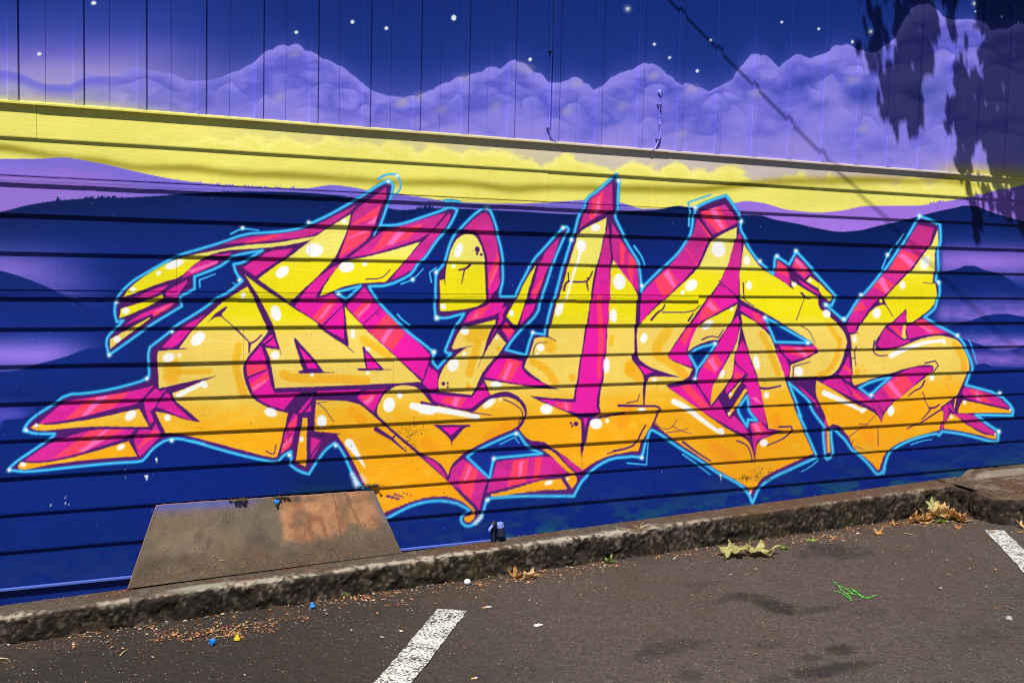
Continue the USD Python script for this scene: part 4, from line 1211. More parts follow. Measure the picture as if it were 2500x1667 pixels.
def asphalt_material():
    nodes = {
        'a': ('attribute', {'attribute': 'paint'}), 'g': ('geometry', {}),
        'v': ('voronoi_texture', {'scale': 105.}), 'vc': ('separate_color', {}), 'n': ('noise_texture', {'scale': 34., 'detail': 7., 'roughness': .82}),
        'v2': ('voronoi_texture', {'scale': 62.}), 'v2c': ('separate_color', {}),
        'sp': ('map_range', {'from_min': .13, 'from_max': .22, 'to_min': 1., 'to_max': 0., 'clamp': True}),
        'pick': ('math', {'math_type': 'greater_than', 'value2': .88}), 'spk': ('math', {'math_type': 'multiply'}),
        'tone': ('map_range', {'from_min': .25, 'from_max': .8, 'to_min': .42, 'to_max': 1.62}), 'mul': ('mix_color', {'blend_type': 'multiply', 'fac': 1., 'use_clamp': False}),
        'grain': ('rgb_ramp', {'ramp': [(0, (.55, .55, .55)), (.5, (.92, .91, .9)), (.85, (1., .98, .95)), (1, (1., 1., 1.))]}), 'mul2': ('mix_color', {'blend_type': 'multiply', 'fac': 1., 'use_clamp': False}),
        'mx': ('mix_color', {'b': (.40, .36, .30)}), 'h': ('math', {'math_type': 'multiply_add', 'value2': .9}),
        'b': ('bump', {'strength': .9, 'distance': .006}), 'p': ('principled_bsdf', {'roughness': .85, 'specular_ior_level': .3})}
    links = [('g.position', 'v.vector'), ('g.position', 'n.vector'), ('g.position', 'v2.vector'), ('v2.distance', 'sp.value'), ('v2.color', 'v2c.color'), ('v2c.r', 'pick.value1'),
             ('sp.result', 'spk.value1'), ('pick.value', 'spk.value2'), ('n.fac', 'tone.value'), ('a.color', 'mul.a'), ('tone.result', 'mul.b'), ('v.color', 'vc.color'), ('vc.g', 'grain.fac'),
             ('mul.result', 'mul2.a'), ('grain.color', 'mul2.b'), ('mul2.result', 'mx.a'), ('spk.value', 'mx.fac'), ('mx.result', 'p.base_color'),
             ('v.distance', 'h.value1'), ('n.fac', 'h.value3'), ('h.value', 'b.height'), ('b.normal', 'p.normal')]
    return mat('asphalt', nodes, links)


M['asphalt'] = asphalt_material()
gx = np.unique(np.concatenate([-np.geomspace(3, 160, 26), np.arange(-3, 9.5, .02), 9.5 + np.geomspace(.1, 150, 26)]))
gy = np.unique(np.concatenate([-5.2 - np.geomspace(.1, 160, 26), np.arange(-5.2, .3, .02), .3 + np.geomspace(.1, 160, 20)]))
X, Y = np.meshgrid(gx, gy, indexing='ij')
x, y = X.ravel(), Y.ravel()
z = ground_z(x) + (fb(x, y, .5, 21, 3) - .5) * .006 * (np.abs(x) < 40)
mid = fb(x, y, .34, 27)
c = np.tile(np.array([.073, .057, .047]), (len(x), 1))
big = fb(x, y, 1.3, 22)
c *= (.66 + .5 * big + .22 * mid)[:, None]
c = over(c, np.clip((mid - .56) * 5, 0, 1) * .35, np.array([.060, .040, .028]))
c *= (1 - .60 * step(1.9 - x + .35 * (y + 1.2) + (big - .5) * 1.2, 1.9))[:, None]         # the darker, damper bay on the left
near_kerb = np.exp(-np.clip(-.175 - y, 0, 9) / .09)
dirt = near_kerb * (.4 + .9 * fb(x, y, .12, 23))
c = over(c, dirt * .75, np.array([.035, .024, .016]))
c = over(c, np.exp(-np.clip(-.3 - y, 0, 9) / .22) * np.clip(fb(x, y, .16, 24) - .45, 0, 1) * 2.2, np.array([.075, .042, .026]))
fine = fb(x, y, .05, 25)
for px, py, rx, ry, amt in ((1880, 1478, .10, .17, .75), (1985, 1490, .17, .05, .5), (1780, 1462, .14, .05, .4), (1650, 1575, .2, .07, .42), (2060, 1585, .07, .05, .65), (1978, 1606, .06, .03, .45), (1975, 1643, .17, .06, .65),
                             (2060, 1632, .16, .05, .45), (1880, 1573, .1, .05, .35), (1690, 1648, .05, .06, .4), (2040, 1348, .2, .16, .6), (1720, 1425, .12, .05, .25), (2130, 1494, .09, .04, .3), (130, 1640, .25, .1, .3), (900, 1500, .2, .12, .25), (1590, 1600, .1, .05, .3), (2390, 1560, .2, .1, .2), (1250, 1640, .2, .1, .15)):
    q = on_ground(px, py)
    e = ((x - q[0]) / rx) ** 2 + ((y - q[1]) / ry) ** 2
    c = over(c, np.clip((1.25 - np.sqrt(e) - (fine - .5) * 1.8 - (fb(x, y, .16, 26) - .5) * 1.4) * 1.8, 0, 1) * min(1., amt * 1.25), np.array([.022, .019, .018]))
ga = put('asphalt', (np.stack([x, y, z], -1), grid_faces(len(gx), len(gy))), M['asphalt'], None, False, c)
tag(ga, 'dark worn asphalt of the parking bays in front of the mural wall', None, None, 'structure')

# painted parking lines: thin worn sheets of paint
M['line'] = mat('line_paint', {'g': ('geometry', {}), 'n': ('noise_texture', {'scale': 150., 'detail': 4., 'roughness': .7}), 'n2': ('noise_texture', {'scale': 9., 'detail': 3.}),
                               'v': ('voronoi_texture', {'scale': 75.}), 'vs': ('math', {'math_type': 'multiply_add', 'value2': -.55, 'value3': .135}), 'ad': ('math', {'math_type': 'add'}), 'ad2': ('math', {'math_type': 'multiply_add', 'value2': .42}),
                               'r': ('rgb_ramp', {'ramp': [(0, (.045, .042, .035)), (.485, (.06, .056, .045)), (.53, (.36, .37, .34)), (.62, (.52, .53, .51)), (1, (.58, .59, .57))]}),
                               'b': ('bump', {'strength': .7, 'distance': .004}), 'p': ('principled_bsdf', {'roughness': .7, 'specular_ior_level': .3})},
                [('g.position', 'n.vector'), ('g.position', 'n2.vector'), ('g.position', 'v.vector'), ('v.distance', 'vs.value1'), ('n.fac', 'ad.value1'), ('vs.value', 'ad.value2'), ('n2.fac', 'ad2.value1'), ('ad.value', 'ad2.value3'),
                 ('ad2.value', 'r.fac'), ('r.color', 'p.base_color'), ('n.fac', 'b.height'), ('b.normal', 'p.normal')])


def sheet_on_ground(name, corners, n, mat_, label, cat, lift=.006):
    A, B, C, D = [np.array(q)[:2] for q in corners]                    # A-B the end by the kerb, D-C the far end
    u, v = np.meshgrid(np.linspace(0, 1, n), np.linspace(0, 1, 90), indexing='ij')
    q = A + (B - A) * u[..., None] + (D - A) * v[..., None] + (A - B + C - D) * (u * v)[..., None]
    w = (fb(q[..., 0].ravel(), q[..., 1].ravel(), .03, 31).reshape(u.shape) - .5) * .03
    q[..., 0] += w * ((u == 0) | (u == 1))
    q[..., 1] += w * (v == 0)
    zz = ground_z(q[..., 0]) + (fb(q[..., 0].ravel(), q[..., 1].ravel(), .5, 21, 3).reshape(u.shape) - .5) * .006 + lift
    v_ = np.concatenate([q, zz[..., None]], -1).reshape(-1, 3)
    return tag(put(name, (v_, grid_faces(n, 90)), mat_), label, cat)


def line_corners(a, b, far_a, far_b, length):
    A, B, FA, FB = [on_ground(*q, .006) for q in (a, b, far_a, far_b)]
    d1, d2 = FA - A, FB - B
    d = d1 / np.linalg.norm(d1) + d2 / np.linalg.norm(d2)
    d /= np.linalg.norm(d)
    w = np.linalg.norm((B - A) - d * ((B - A) @ d))
    return [A, B, B + d * length, A + d * length]


print('line1', [on_ground(*q) for q in ((1069, 1485), (1140.5, 1490), (918, 1666), (1001, 1666))])
print('line2', [on_ground(*q) for q in ((2404, 1293.5), (2451, 1293.5), (2500, 1397), (2500, 1342))])
sheet_on_ground('parking_line', line_corners((1069, 1485), (1140.5, 1490), (918, 1666), (1001, 1666), 4.4), 12, M['line'], 'worn white parking line running to the bottom edge, below the plywood sheet', 'parking line')
sheet_on_ground('parking_line', line_corners((2404, 1293.5), (2451, 1293.5), (2500, 1397), (2500, 1342), 4.4), 12, M['line'], 'worn white parking line starting at the kerb corner on the far right', 'parking line')

# the kerb: an old cast concrete strip, broken along its edge and mossy
M['kerb'] = attr_mat('kerb_concrete', .92, 1.0, .006, 190., .2, .45)


def kerb_shade(P, face, wear, seed, arc, along=0.):
    """paint for kerb points: face 0 on top, 1 on the front; wear 1 along the broken edge"""
    x = P[:, 0] + along
    s = arc
    n1, n2, n3 = fb(x, s, .22, 41 + seed), fb(x, s, .06, 42 + seed), fb(x, s, .018, 43 + seed, 3)
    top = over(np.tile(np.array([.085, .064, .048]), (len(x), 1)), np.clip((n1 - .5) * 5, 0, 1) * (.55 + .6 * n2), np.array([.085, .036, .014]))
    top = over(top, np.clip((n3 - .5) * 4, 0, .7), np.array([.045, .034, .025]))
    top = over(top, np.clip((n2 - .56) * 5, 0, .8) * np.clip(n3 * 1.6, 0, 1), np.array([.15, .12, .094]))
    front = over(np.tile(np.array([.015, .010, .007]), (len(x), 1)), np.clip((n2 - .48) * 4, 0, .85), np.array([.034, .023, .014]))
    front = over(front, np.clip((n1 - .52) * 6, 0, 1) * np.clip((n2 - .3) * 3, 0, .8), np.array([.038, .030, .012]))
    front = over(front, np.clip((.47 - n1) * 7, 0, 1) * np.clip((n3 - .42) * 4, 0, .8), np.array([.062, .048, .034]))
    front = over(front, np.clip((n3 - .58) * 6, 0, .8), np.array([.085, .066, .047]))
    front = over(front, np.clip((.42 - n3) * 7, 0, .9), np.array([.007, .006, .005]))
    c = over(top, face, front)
    c = over(c, np.clip(wear * (1.25 + (n3 - .5) * 5 + (n2 - .5) * 4) - .3, 0, 1) * .95, np.array([.33, .285, .22]))
    c = over(c, face * np.clip((n3 - .6) * 5, 0, 1) * np.clip((n2 - .4) * 4, 0, 1) * .6, np.array([.15, .13, .10]))
    return c


dx = .0085
xs = np.concatenate([np.arange(X0, -.2, .03), np.arange(-.2, 6.42, dx)])
n_top, n_round, n_face = 24, 9, 26
D0, D1 = .012, -.158                                                   # against the wall; before the broken edge
s_top = np.linspace(0, 1, n_top)
ang = np.linspace(0, 1, n_round + 2)[1:-1] * math.pi / 2
s_f = np.linspace(0, 1, n_face)
Xk = xs[:, None]
zk, zg = kerb_z(xs)[:, None], ground_z(xs)[:, None] - .02
r0 = .014
y_prof = np.concatenate([D0 + (D1 - D0) * s_top, D1 - r0 * np.sin(ang), D1 - r0 - .012 * s_f])
h_prof = np.concatenate([np.zeros(n_top), -r0 * (1 - np.cos(ang)), np.zeros(n_face)])
m = len(y_prof)
f_mix = np.concatenate([np.zeros(n_top + n_round), s_f])
Yk = np.broadcast_to(y_prof, (len(xs), m)).copy()
Zk = zk + h_prof[None] + f_mix[None] * (zg - zk + r0) - np.concatenate([np.zeros(n_top + n_round), np.full(n_face, r0)])[None]
Xk = np.broadcast_to(Xk, Yk.shape).copy()
face = np.clip((np.arange(m) - n_top - 2) / (n_round + 2), 0, 1)[None] * np.ones_like(Yk)
edge = np.exp(-((np.arange(m) - n_top - 3) / 7.) ** 2)[None] * np.ones_like(Yk)
arc = np.cumsum(np.hypot(np.diff(Yk, axis=1, prepend=Yk[:, :1]), np.diff(Zk, axis=1, prepend=Zk[:, :1])), axis=1)
a1 = fb(Xk.ravel(), arc.ravel(), .09, 51).reshape(Yk.shape)
a2 = fb(Xk.ravel(), arc.ravel(), .034, 52).reshape(Yk.shape)
a3 = fb(Xk.ravel(), arc.ravel(), .016, 54, 2).reshape(Yk.shape)
a0 = fb(Xk.ravel(), 0 * Xk.ravel(), .45, 53).reshape(Yk.shape)
crumble = np.clip(a0 * 1.4 - .35, 0, 1) * .8 + .25
bite = edge * (np.clip(a1 - .42, 0, 1) * .075 + np.clip(a2 - .45, 0, 1) * .03) * crumble
notch = np.exp(-((Xk - 3.66) / .055) ** 2) * (edge * .6 + .4 * (face < .5) * np.clip((-.02 - Yk) / .1, 0, 1))
Yk += bite + face * ((a1 - .5) * .05 + (a2 - .5) * .02 * (.3 + 1.4 * a0) + (a3 - .5) * .008) + notch * .03
Zk += -bite * .55 - (1 - face) * (np.clip(a1 - .55, 0, 1) * .02 - (a2 - .5) * .004) * np.clip((.0 - Yk) * 12, 0, 1) - notch * .03 + (1 - face) * (a0 - .5) * .008 * np.clip(-Yk * 8, 0, 1)
Zk -= .03 * np.clip((Xk - 6.345) / .05, 0, 1)
Pk = np.stack([Xk, Yk, Zk], -1).reshape(-1, 3)
wear = (edge * (.30 + 1.1 * np.clip((a0 - .40) * 4, 0, 1) + .7 * np.exp(-((Xk - 3.0) / .8) ** 2)) * np.where(Xk > 4.35, .6, 1)).ravel()
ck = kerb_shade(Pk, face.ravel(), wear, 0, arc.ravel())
pale = np.exp(-((Pk[:, 0] - 1.06) / .17) ** 2 - ((Pk[:, 1] + .125) / .035) ** 2)
ck = over(ck, np.clip(pale * 1.6 - .3 - (a2.ravel() - .5), 0, .9), np.array([.27, .25, .20]))
ck = over(ck, (1 - face.ravel()) * step(Pk[:, 0] - 4.0, 1.2) * .6, np.array([.085, .045, .024]))
ck = over(ck, np.exp(-((Pk[:, 0] - 3.66) / .06) ** 2) * .7 * (1 - face.ravel()), np.array([.07, .032, .012]))
kerb = thing('kerb', 'old mossy concrete kerb with a broken pale edge along the foot of the wall', None, kind='structure')
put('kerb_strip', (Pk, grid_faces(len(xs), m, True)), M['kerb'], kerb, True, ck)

# the return of the kerb at the right: it turns out towards the bays
c0 = on_kerb(2318, 1184)
print('corner', c0, on_kerb(2500, 1208), on_ground(2338, 1252), on_ground(2440, 1286), on_ground(2500, 1289))
ax = np.array([[6.225, -.120], [6.262, -.185], [6.268, -.28], [6.238, -.41], [6.236, -.50], [6.275, -.575], [6.38, -.64], [6.55, -.69], [7.0, -.72], [7.6, -.73], [9.6, -.74]])
tt = np.concatenate([[0], np.cumsum(np.linalg.norm(np.diff(ax, axis=0), axis=1))])
from scipy.interpolate import PchipInterpolator
st = np.concatenate([np.arange(0, 1.3, dx), np.arange(1.3, tt[-1], .05), [tt[-1]]])
front = np.stack([PchipInterpolator(tt, ax[:, 0])(st), PchipInterpolator(tt, ax[:, 1])(st)], -1)
tan = np.gradient(front, axis=0); tan /= np.linalg.norm(tan, axis=1, keepdims=True)
nrm = np.stack([tan[:, 1], -tan[:, 0]], -1)                            # outwards, towards the bays
back = np.stack([np.maximum(front[:, 0] * 0 + 6.255 + (9.6 - 6.255) * np.clip((st - .25) / (st[-1] - .25), 0, 1), 0), np.full(len(front), .012)], -1)
n_top2 = 46
m2 = n_top2 + n_round + n_face
PX = np.zeros((len(st), m2)); PY = np.zeros_like(PX); PZ = np.zeros_like(PX)
for j in range(m2):
    if j < n_top2:
        q = back + (front - nrm * r0 - back) * (j / (n_top2 - 1)); hz = 0.; fz = 0.
    elif j < n_top2 + n_round:
        a = ang[j - n_top2]; q = front - nrm * r0 * (1 - math.sin(a)); hz = -r0 * (1 - math.cos(a)); fz = 0.
    else:
        fz = s_f[j - n_top2 - n_round]; q = front + nrm * .012 * fz; hz = -r0 * (1 - fz)
    PX[:, j], PY[:, j] = q.T
    zt = kerb_z(PX[:, j]) * .4 + kerb_z(np.array(6.3)) * .6
    zt = zt + .004 - .02 * np.clip((-.2 - PY[:, j]) / .4, 0, 1)
    PZ[:, j] = zt + hz + fz * (ground_z(PX[:, j]) - .02 - zt)
face2 = np.clip((np.arange(m2) - n_top2 - 2) / (n_round + 2), 0, 1)[None] * np.ones_like(PX)
edge2 = np.exp(-((np.arange(m2) - n_top2 - 3) / 7.) ** 2)[None] * np.ones_like(PX)
sarc = np.broadcast_to(st[:, None], PX.shape)
arc2 = np.cumsum(np.sqrt(np.diff(PX, axis=1, prepend=PX[:, :1]) ** 2 + np.diff(PY, axis=1, prepend=PY[:, :1]) ** 2 + np.diff(PZ, axis=1, prepend=PZ[:, :1]) ** 2), axis=1)
arc2 = arc2 - arc2[:, n_top2:n_top2 + 1]
b1 = fb(sarc.ravel(), arc2.ravel(), .09, 61).reshape(PX.shape)
b2 = fb(sarc.ravel(), arc2.ravel(), .034, 62).reshape(PX.shape)
push = edge2 * (np.clip(b1 - .4, 0, 1) * .07 + np.clip(b2 - .45, 0, 1) * .03) - face2 * ((b1 - .5) * .05 + (b2 - .5) * .02)
fade = np.clip(st / .12, 0, 1)[:, None]
PX -= nrm[:, 0:1] * push * fade; PY -= nrm[:, 1:2] * push * fade
PZ += -edge2 * np.clip(b1 - .4, 0, 1) * .05 - (1 - face2) * (np.clip(b1 - .5, 0, 1) * .03 - (b2 - .5) * .010)
step_up = step(PX - 6.55, .10) * step(PY + .105, .02) * .045          # a second, older lip against the wall
PZ += step_up * (1 - face2)
P2 = np.stack([PX, PY, PZ], -1).reshape(-1, 3)
c2 = kerb_shade(P2, face2.ravel(), (edge2 * (.5 + 1.2 * np.clip((b1 - .4) * 3, 0, 1)) * np.clip((st[:, None] - .35) * 3, .2, 1)).ravel(), 5, arc2.ravel(), sarc.ravel() - P2[:, 0])
c2 = over(c2, (1 - face2.ravel()) * np.clip(1.5 * fb(P2[:, 0], P2[:, 1], .05, 64) - .2, 0, .85), np.array([.062, .034, .020]))
c2 = over(c2, (1 - face2.ravel()) * np.clip((fb(P2[:, 0], P2[:, 1], .09, 65) - .55) * 5, 0, .6), np.array([.16, .13, .10]))
c2 = over(c2, (np.exp(-((PY + .105) / .012) ** 2) * step(PX - 6.55, .1) * .8).ravel(), np.array([.3, .26, .21]))
put('kerb_return', (P2, grid_faces(len(st), m2, True)), M['kerb'], kerb, True, c2)


# ---------------------------------------------------------------- things on the wall
M['wire_paint'] = painted('wire_paint', (40., 40., 40.), .35, .1, .001, .5)


def wall_point(n, y):
    return on_wall(n[0], n[1], y)


def paint_at(P, k=1.):
    sx, sy = sheet_of(P[:, 0], P[:, 2])
    fx, fy = sheet_of(P[:, 0], np.full(len(P), FLASH))
    return linear(np.clip(paint_upper(sx, sy, fy) * k, 0, 1)) * REFLECT


def round_path(p, n=6):
    t = np.concatenate([[0], np.cumsum(np.linalg.norm(np.diff(p, axis=0), axis=1))])
    from scipy.interpolate import PchipInterpolator
    s = np.linspace(0, t[-1], len(p) * n)
    return np.stack([PchipInterpolator(t, p[:, i])(s) for i in range(3)], -1)


def clip_at(parent, p, r):
    v, f = cat_mesh([tube([p + [-.006, .008, .004], p + [-.006, -.004, .004]], [.007, .006], 10), tube([p + [-.008, -.006, .006], p + [.007, -.0085, .001], p + [.009, .004, -.002]], .0035, 8)])
    put('cable_clip', (v, f), M['wire_paint'], parent, False, paint_at(v, .8))


cab = thing('wall_cable', 'long painted cable running down the upper panels from the top to the flashing', 'cable')
top = on_wall(1348, -60, -.006)
p = np.array([[top[0] - .01, -.010, TOPZ - .02]] + [wall_point(q, -.009) for q in ((1348, -60), (1347.4, 0), (1347.6, 60), (1347, 126), (1345.5, 170), (1344, 207), (1342.5, 265), (1341.5, 314), (1343, 326), (1347.5, 338), (1353, 345.5), (1357, 349))])
v, f = tube(round_path(p), .0052, 10)
put('cable_run', (v, f), M['wire_paint'], cab, True, paint_at(v, 1.03))
for q in ((1345.5, 127), (1339.5, 314.5)):
    clip_at(cab, wall_point(q, -.006), .005)

cab2 = thing('wall_cable', 'short cable dropping from a round cover plate to the flashing, with a connector midway', 'cable')
pl = wall_point((1610.3, 226), .004)
v, f = lathe([(0, -.016), (.006, -.0155), (.0115, -.012), (.0155, -.007), (.0165, -.002), (.0165, .004)], 22)
v = rot(v, [1, 0, 0], -math.pi / 2) * [1, 1, 1]
v = v * [1, 1, 1] + pl
put('cover_plate', (v, f), M['wire_paint'], cab2, True, paint_at(v, 1.05))
p = np.array([wall_point(q, y) for q, y in (((1611.5, 228), -.013), ((1613, 231), -.020), ((1613.8, 240), -.014), ((1612.8, 254), -.008), ((1610.5, 262), -.007), ((1609.6, 275), -.007), ((1610.2, 290), -.008), ((1611.2, 305), -.009), ((1612.2, 320), -.010), ((1611.4, 334), -.009), ((1607, 345.5), -.008), ((1603.5, 353), -.009), ((1599.5, 361), -.010), ((1593, 367), -.012), ((1588, 368.6), -.012))])
v, f = tube(round_path(p), .0040, 10)
put('cable_run', (v, f), M['wire_paint'], cab2, True, paint_at(v, 1.08))
for q in ((1609, 257), (1605.6, 341.5)):
    clip_at(cab2, wall_point(q, -.006), .005)
A, B = wall_point((1610.3, 282), -.0085), wall_point((1611.2, 306), -.0095)
st_ = np.linspace(0, 1, 15)
v, f = tube(A + (B - A) * st_[:, None], .0062 + .0016 * np.array([0, 1, 0, 1, 0, 1, 0, 1, .2, .9, .9, .9, .9, .9, .3]), 12)
put('connector', (v, f), M['wire_paint'], cab2, False, paint_at(v, 1.05))

# tap at the foot of the wall
M['tap_dark'] = plain('tap_paint_dark', (.010, .012, .035), .45, .5, 60., 0., .2)
M['tap_blue'] = plain('tap_paint_blue', (.16, .22, .58), .45, .3, 60., 0., .2)
g0 = on_wall(1204, 1314, -.035)
tap = thing('wall_tap', 'dark blue water tap with a side valve at the foot of the wall', 'tap', (g0[0], -.035, 0))
zb, zt_ = g0[2] - .06, on_wall(1206, 1276, -.035)[2]
put('riser_pipe', tube([[0, 0, zb], [0, 0, zt_ - .02], [.001, .0, zt_]], [.0135, .0135, .012], 14), M['tap_dark'], tap, True)
put('wall_flange', cat_mesh([tube([[0, .05, zt_ - .012], [0, -.004, zt_ - .012]], .011, 12)]), M['tap_dark'], tap, True)
put('spout', tube([[0, -.002, zt_ - .012], [-.016, -.018, zt_ - .010], [-.034, -.026, zt_ - .026], [-.04, -.028, zt_ - .038]], [.009, .009, .008, .0085], 12), M['tap_blue'], tap, True)
hv = lathe([(0, .01), (.012, .009), (.017, .004), (.017, -.002), (.012, -.006), (0, -.007)], 8)
put('handwheel', (rot(hv[0], [1, .4, 0], .9) + [-.004, -.022, zt_ + .004], hv[1]), M['tap_dark'], tap, False)
v, f = lathe([(0, .0), (.02, -.001), (.024, -.006), (.0255, -.028), (.023, -.03), (0, -.03)], 18)
put('valve_cap', (rot(v, [0, 1, 0], -.16) + [.034, -.006, zt_ + .001], f), M['tap_blue'], tap, 40)
v, f = lathe([(.0225, -.029), (.024, -.034), (.027, -.056), (.029, -.075), (.024, -.080), (0, -.081)], 18)
put('valve_body', (rot(v, [0, 1, 0], -.16) + [.034, -.006, zt_ + .001], f), M['tap_dark'], tap, 40)
put('drain_stub', tube([[.034, -.004, zt_ - .075], [.03, -.004, zt_ - .095], [.036, -.006, zt_ - .125], [.034, -.004, zb]], [.012, .008, .010, .009], 10), M['tap_dark'], tap, True)

# the plywood sheet over the opening at the foot of the wall
M['ply'] = attr_mat('plywood', .72, .5, .0025, 120., .3, .22)
yb = -.021
corners = [on_wall(382, 1233, -.014), on_wall(913, 1197.5, -.014), on_wall(981, 1348.5, yb), on_wall(312.5, 1436, yb)]
TL, TR, BR, BL = corners
u, w = np.meshgrid(np.linspace(0, 1, 190), np.linspace(0, 1, 74), indexing='ij')
Pp = (TL * ((1 - u) * (1 - w))[..., None] + TR * (u * (1 - w))[..., None] + BR * (u * w)[..., None] + BL * ((1 - u) * w)[..., None])
Pp[..., 2] += (fb((u * 9).ravel(), (w * 0).ravel(), 1., 71).reshape(u.shape) - .5) * .008 * (w < .02)
nv = np.cross(TR - TL, BL - TL); nv /= np.linalg.norm(nv)
nv = nv if nv[1] < 0 else -nv
uu, ww = u.ravel(), w.ravel()
L_ = np.linalg.norm(BR - BL)
a_, b_ = uu * L_, ww * .36
n1, n2, n3 = fb(a_, b_, .22, 73), fb(a_, b_, .05, 74), fb(a_, b_, .014, 75, 3)
c = np.tile(np.array([.20, .146, .094]), (len(uu), 1)) * (.75 + .5 * n2)[:, None]
c = over(c, np.clip((n1 - .45) * 4, 0, .7), np.array([.15, .118, .08]))
orange = step(uu - .545 + .07 * (n2 - .5), .035) * step(.60 + .5 * (n1 - .5) + .3 * (n2 - .5) - ww, .16) * step(.975 - uu, .05)
c = over(c, orange * .95, np.array([.52, .25, .12]))
bands = np.abs(((fb(a_, b_ * .45, .2, 76, 2) * 3.6 + .2 * n2) % 1) - .5) * 2
c = over(c, orange * np.clip(1 - bands * 3.2, 0, 1) * .8, np.array([.24, .09, .045]))
c = over(c, orange * np.clip((n1 - .58) * 8, 0, 1) * .6, np.array([.36, .15, .08]))
rust = np.clip((fb(a_, b_, .13, 78) - .5) * 5, 0, 1) * np.clip(fb(a_, b_, .035, 79) * 2 - .5, 0, 1)
c = over(c, rust * (.35 + .4 * step(uu - .4, .3)), np.array([.25, .105, .055]))
smudge = np.clip((fb(a_, b_, .10, 80) - .54) * 7, 0, 1)
c = over(c, smudge * .5, np.array([.085, .072, .058]))
c = over(c, np.clip((n3 - .62) * 9, 0, 1) * .35, np.array([.34, .27, .19]))
peel = np.clip(1.3 - np.hypot((uu - .17) / .12, (ww - .62) / .24) + (n2 - .5) * 3.2, 0, 1)
c = over(c, (peel > .5) * .55, np.array([.24, .165, .12]))
for cx, cy, rx, ry in ((.68, .06, .05, .06), (.90, .13, .03, .06), (.62, .05, .025, .04), (.12, .72, .1, .1)):
    c = over(c, np.clip(1.3 - np.hypot((uu - cx) / rx, (ww - cy) / ry) + (n2 - .5) * 1.4, 0, 1) * .55, np.array([.07, .058, .046]))
c = c * (.62 + .78 * fb(a_, b_, .09, 77))[:, None]
c = over(c, np.clip((ww - .55) * 3 + (n2 - .5) * 1.8, 0, 1) * .62, np.array([.096, .064, .042]))
c = over(c, np.clip((ww - .7) * 2.0, 0, 1) * np.clip((n3 - .58) * 8, 0, 1), np.array([.30, .20, .12]))
c = over(c, (n3 > .72) * .5, np.array([.06, .05, .04]))
blue = np.exp(-(ww / .085) ** 2) * step(.42 - uu, .2)
c = over(c, blue * .85, linear(rgb(92, 108, 196)) * .8)
c = over(c, np.exp(-((1 - uu) / .02) ** 2 - ((ww - .25) / .3) ** 2) * .7, linear(rgb(96, 104, 130)))
nu_, nw_ = u.shape
ring = np.concatenate([np.arange(nu_) * nw_ + nw_ - 1, np.arange(nw_)[::-1][1:] + (nu_ - 1) * nw_, np.arange(nu_)[::-1][1:] * nw_, np.arange(nw_)[1:]])
Pf = Pp.reshape(-1, 3)
edge_v = np.vstack([Pf[ring], Pf[ring] - nv * .014])
k = np.arange(len(ring) - 1)
ef = np.vstack([np.stack([k, k + len(ring), k + 1], -1), np.stack([k + 1, k + len(ring), k + 1 + len(ring)], -1)])
ec = np.tile(np.array([.33, .17, .10]), (len(edge_v), 1))
v, f = cat_mesh([(Pf, grid_faces(nu_, nw_, True)), (edge_v, ef)])
ply = put('plywood_sheet', (v, f), M['ply'], None, False, np.vstack([c, ec]))
tag(ply, 'weathered tapering plywood sheet leaning against the foot of the blue wall', 'plywood sheet')


def on_ply(px, py):
    d = ray(px, py)
    return EYE + d * (((TL - EYE) @ nv) / (d @ nv))


# ---------------------------------------------------------------- small things on the asphalt
def material_pair(name, a, b, rough=.6, trans=False, scale=60.):
    nodes = {'g': ('geometry', {}), 'o': ('object_info', {}), 'n': ('noise_texture', {'scale': scale, 'detail': 5.}), 'r': ('rgb_ramp', {'ramp': [(.3, a), (.7, b)]}),
             'hs': ('map_range', {'to_min': .75, 'to_max': 1.2}), 'hv': ('hsv', {}), 'b': ('bump', {'strength': .5, 'distance': .002}), 'p': ('principled_bsdf', {'roughness': rough, 'specular_ior_level': .3})}
    links = [('g.position', 'n.vector'), ('n.fac', 'r.fac'), ('o.random', 'hs.value'), ('r.color', 'hv.color'), ('hs.result', 'hv.value'), ('hv.color', 'p.base_color'), ('n.fac', 'b.height'), ('b.normal', 'p.normal')]
    if trans:
        nodes['t'] = ('translucent_bsdf', {}); nodes['m'] = ('mix_closure', {'fac': .3})
        return mat(name, nodes, links + [('hv.color', 't.color'), ('p.BSDF', 'm.closure1'), ('t.BSDF', 'm.closure2')], 'm.closure')
    return mat(name, nodes, links)


M['leaf_olive'] = material_pair('leaf_wilted', (.26, .24, .06), (.60, .54, .24), .55, True, 45.)
M['leaf_green'] = material_pair('leaf_green', (.15, .26, .03), (.34, .46, .09), .5, True, 45.)
M['leaf_dry'] = material_pair('leaf_dry', (.30, .12, .035), (.58, .31, .10), .6, True, 40.)
M['leaf_pale'] = material_pair('leaf_pale', (.42, .26, .10), (.66, .46, .20), .6, True, 40.)
M['blue_plastic'] = plain('blue_plastic', (.02, .20, .62), .35, .12, 30.)
M['yellow_plastic'] = plain('yellow_plastic', (.62, .42, .02), .35, .15, 60.)
M['white_chalk'] = plain('white_chalk', (.72, .73, .74), .7, .08, 60., 0., .3)
M['paper'] = plain('cigarette_paper', (.72, .71, .68), .7, .06, 80.)
M['filter'] = plain('cigarette_filter', (.60, .32, .08), .7, .2, 200.)
M['stone'] = plain('grey_stone', (.30, .29, .28), .8, .3, 60., 0., .4)
M['twig'] = plain('twig_bark', (.16, .10, .06), .8, .4, 120., 0., .4)
M['straw'] = plain('dry_straw', (.50, .38, .20), .7, .3, 60.)
M['steel'] = plain('tin_metal', (.62, .63, .64), .3, .08, 30., 1.)
M['moss'] = plain('moss_clump', (.075, .055, .022), .95, .7, 90., 0., .6)
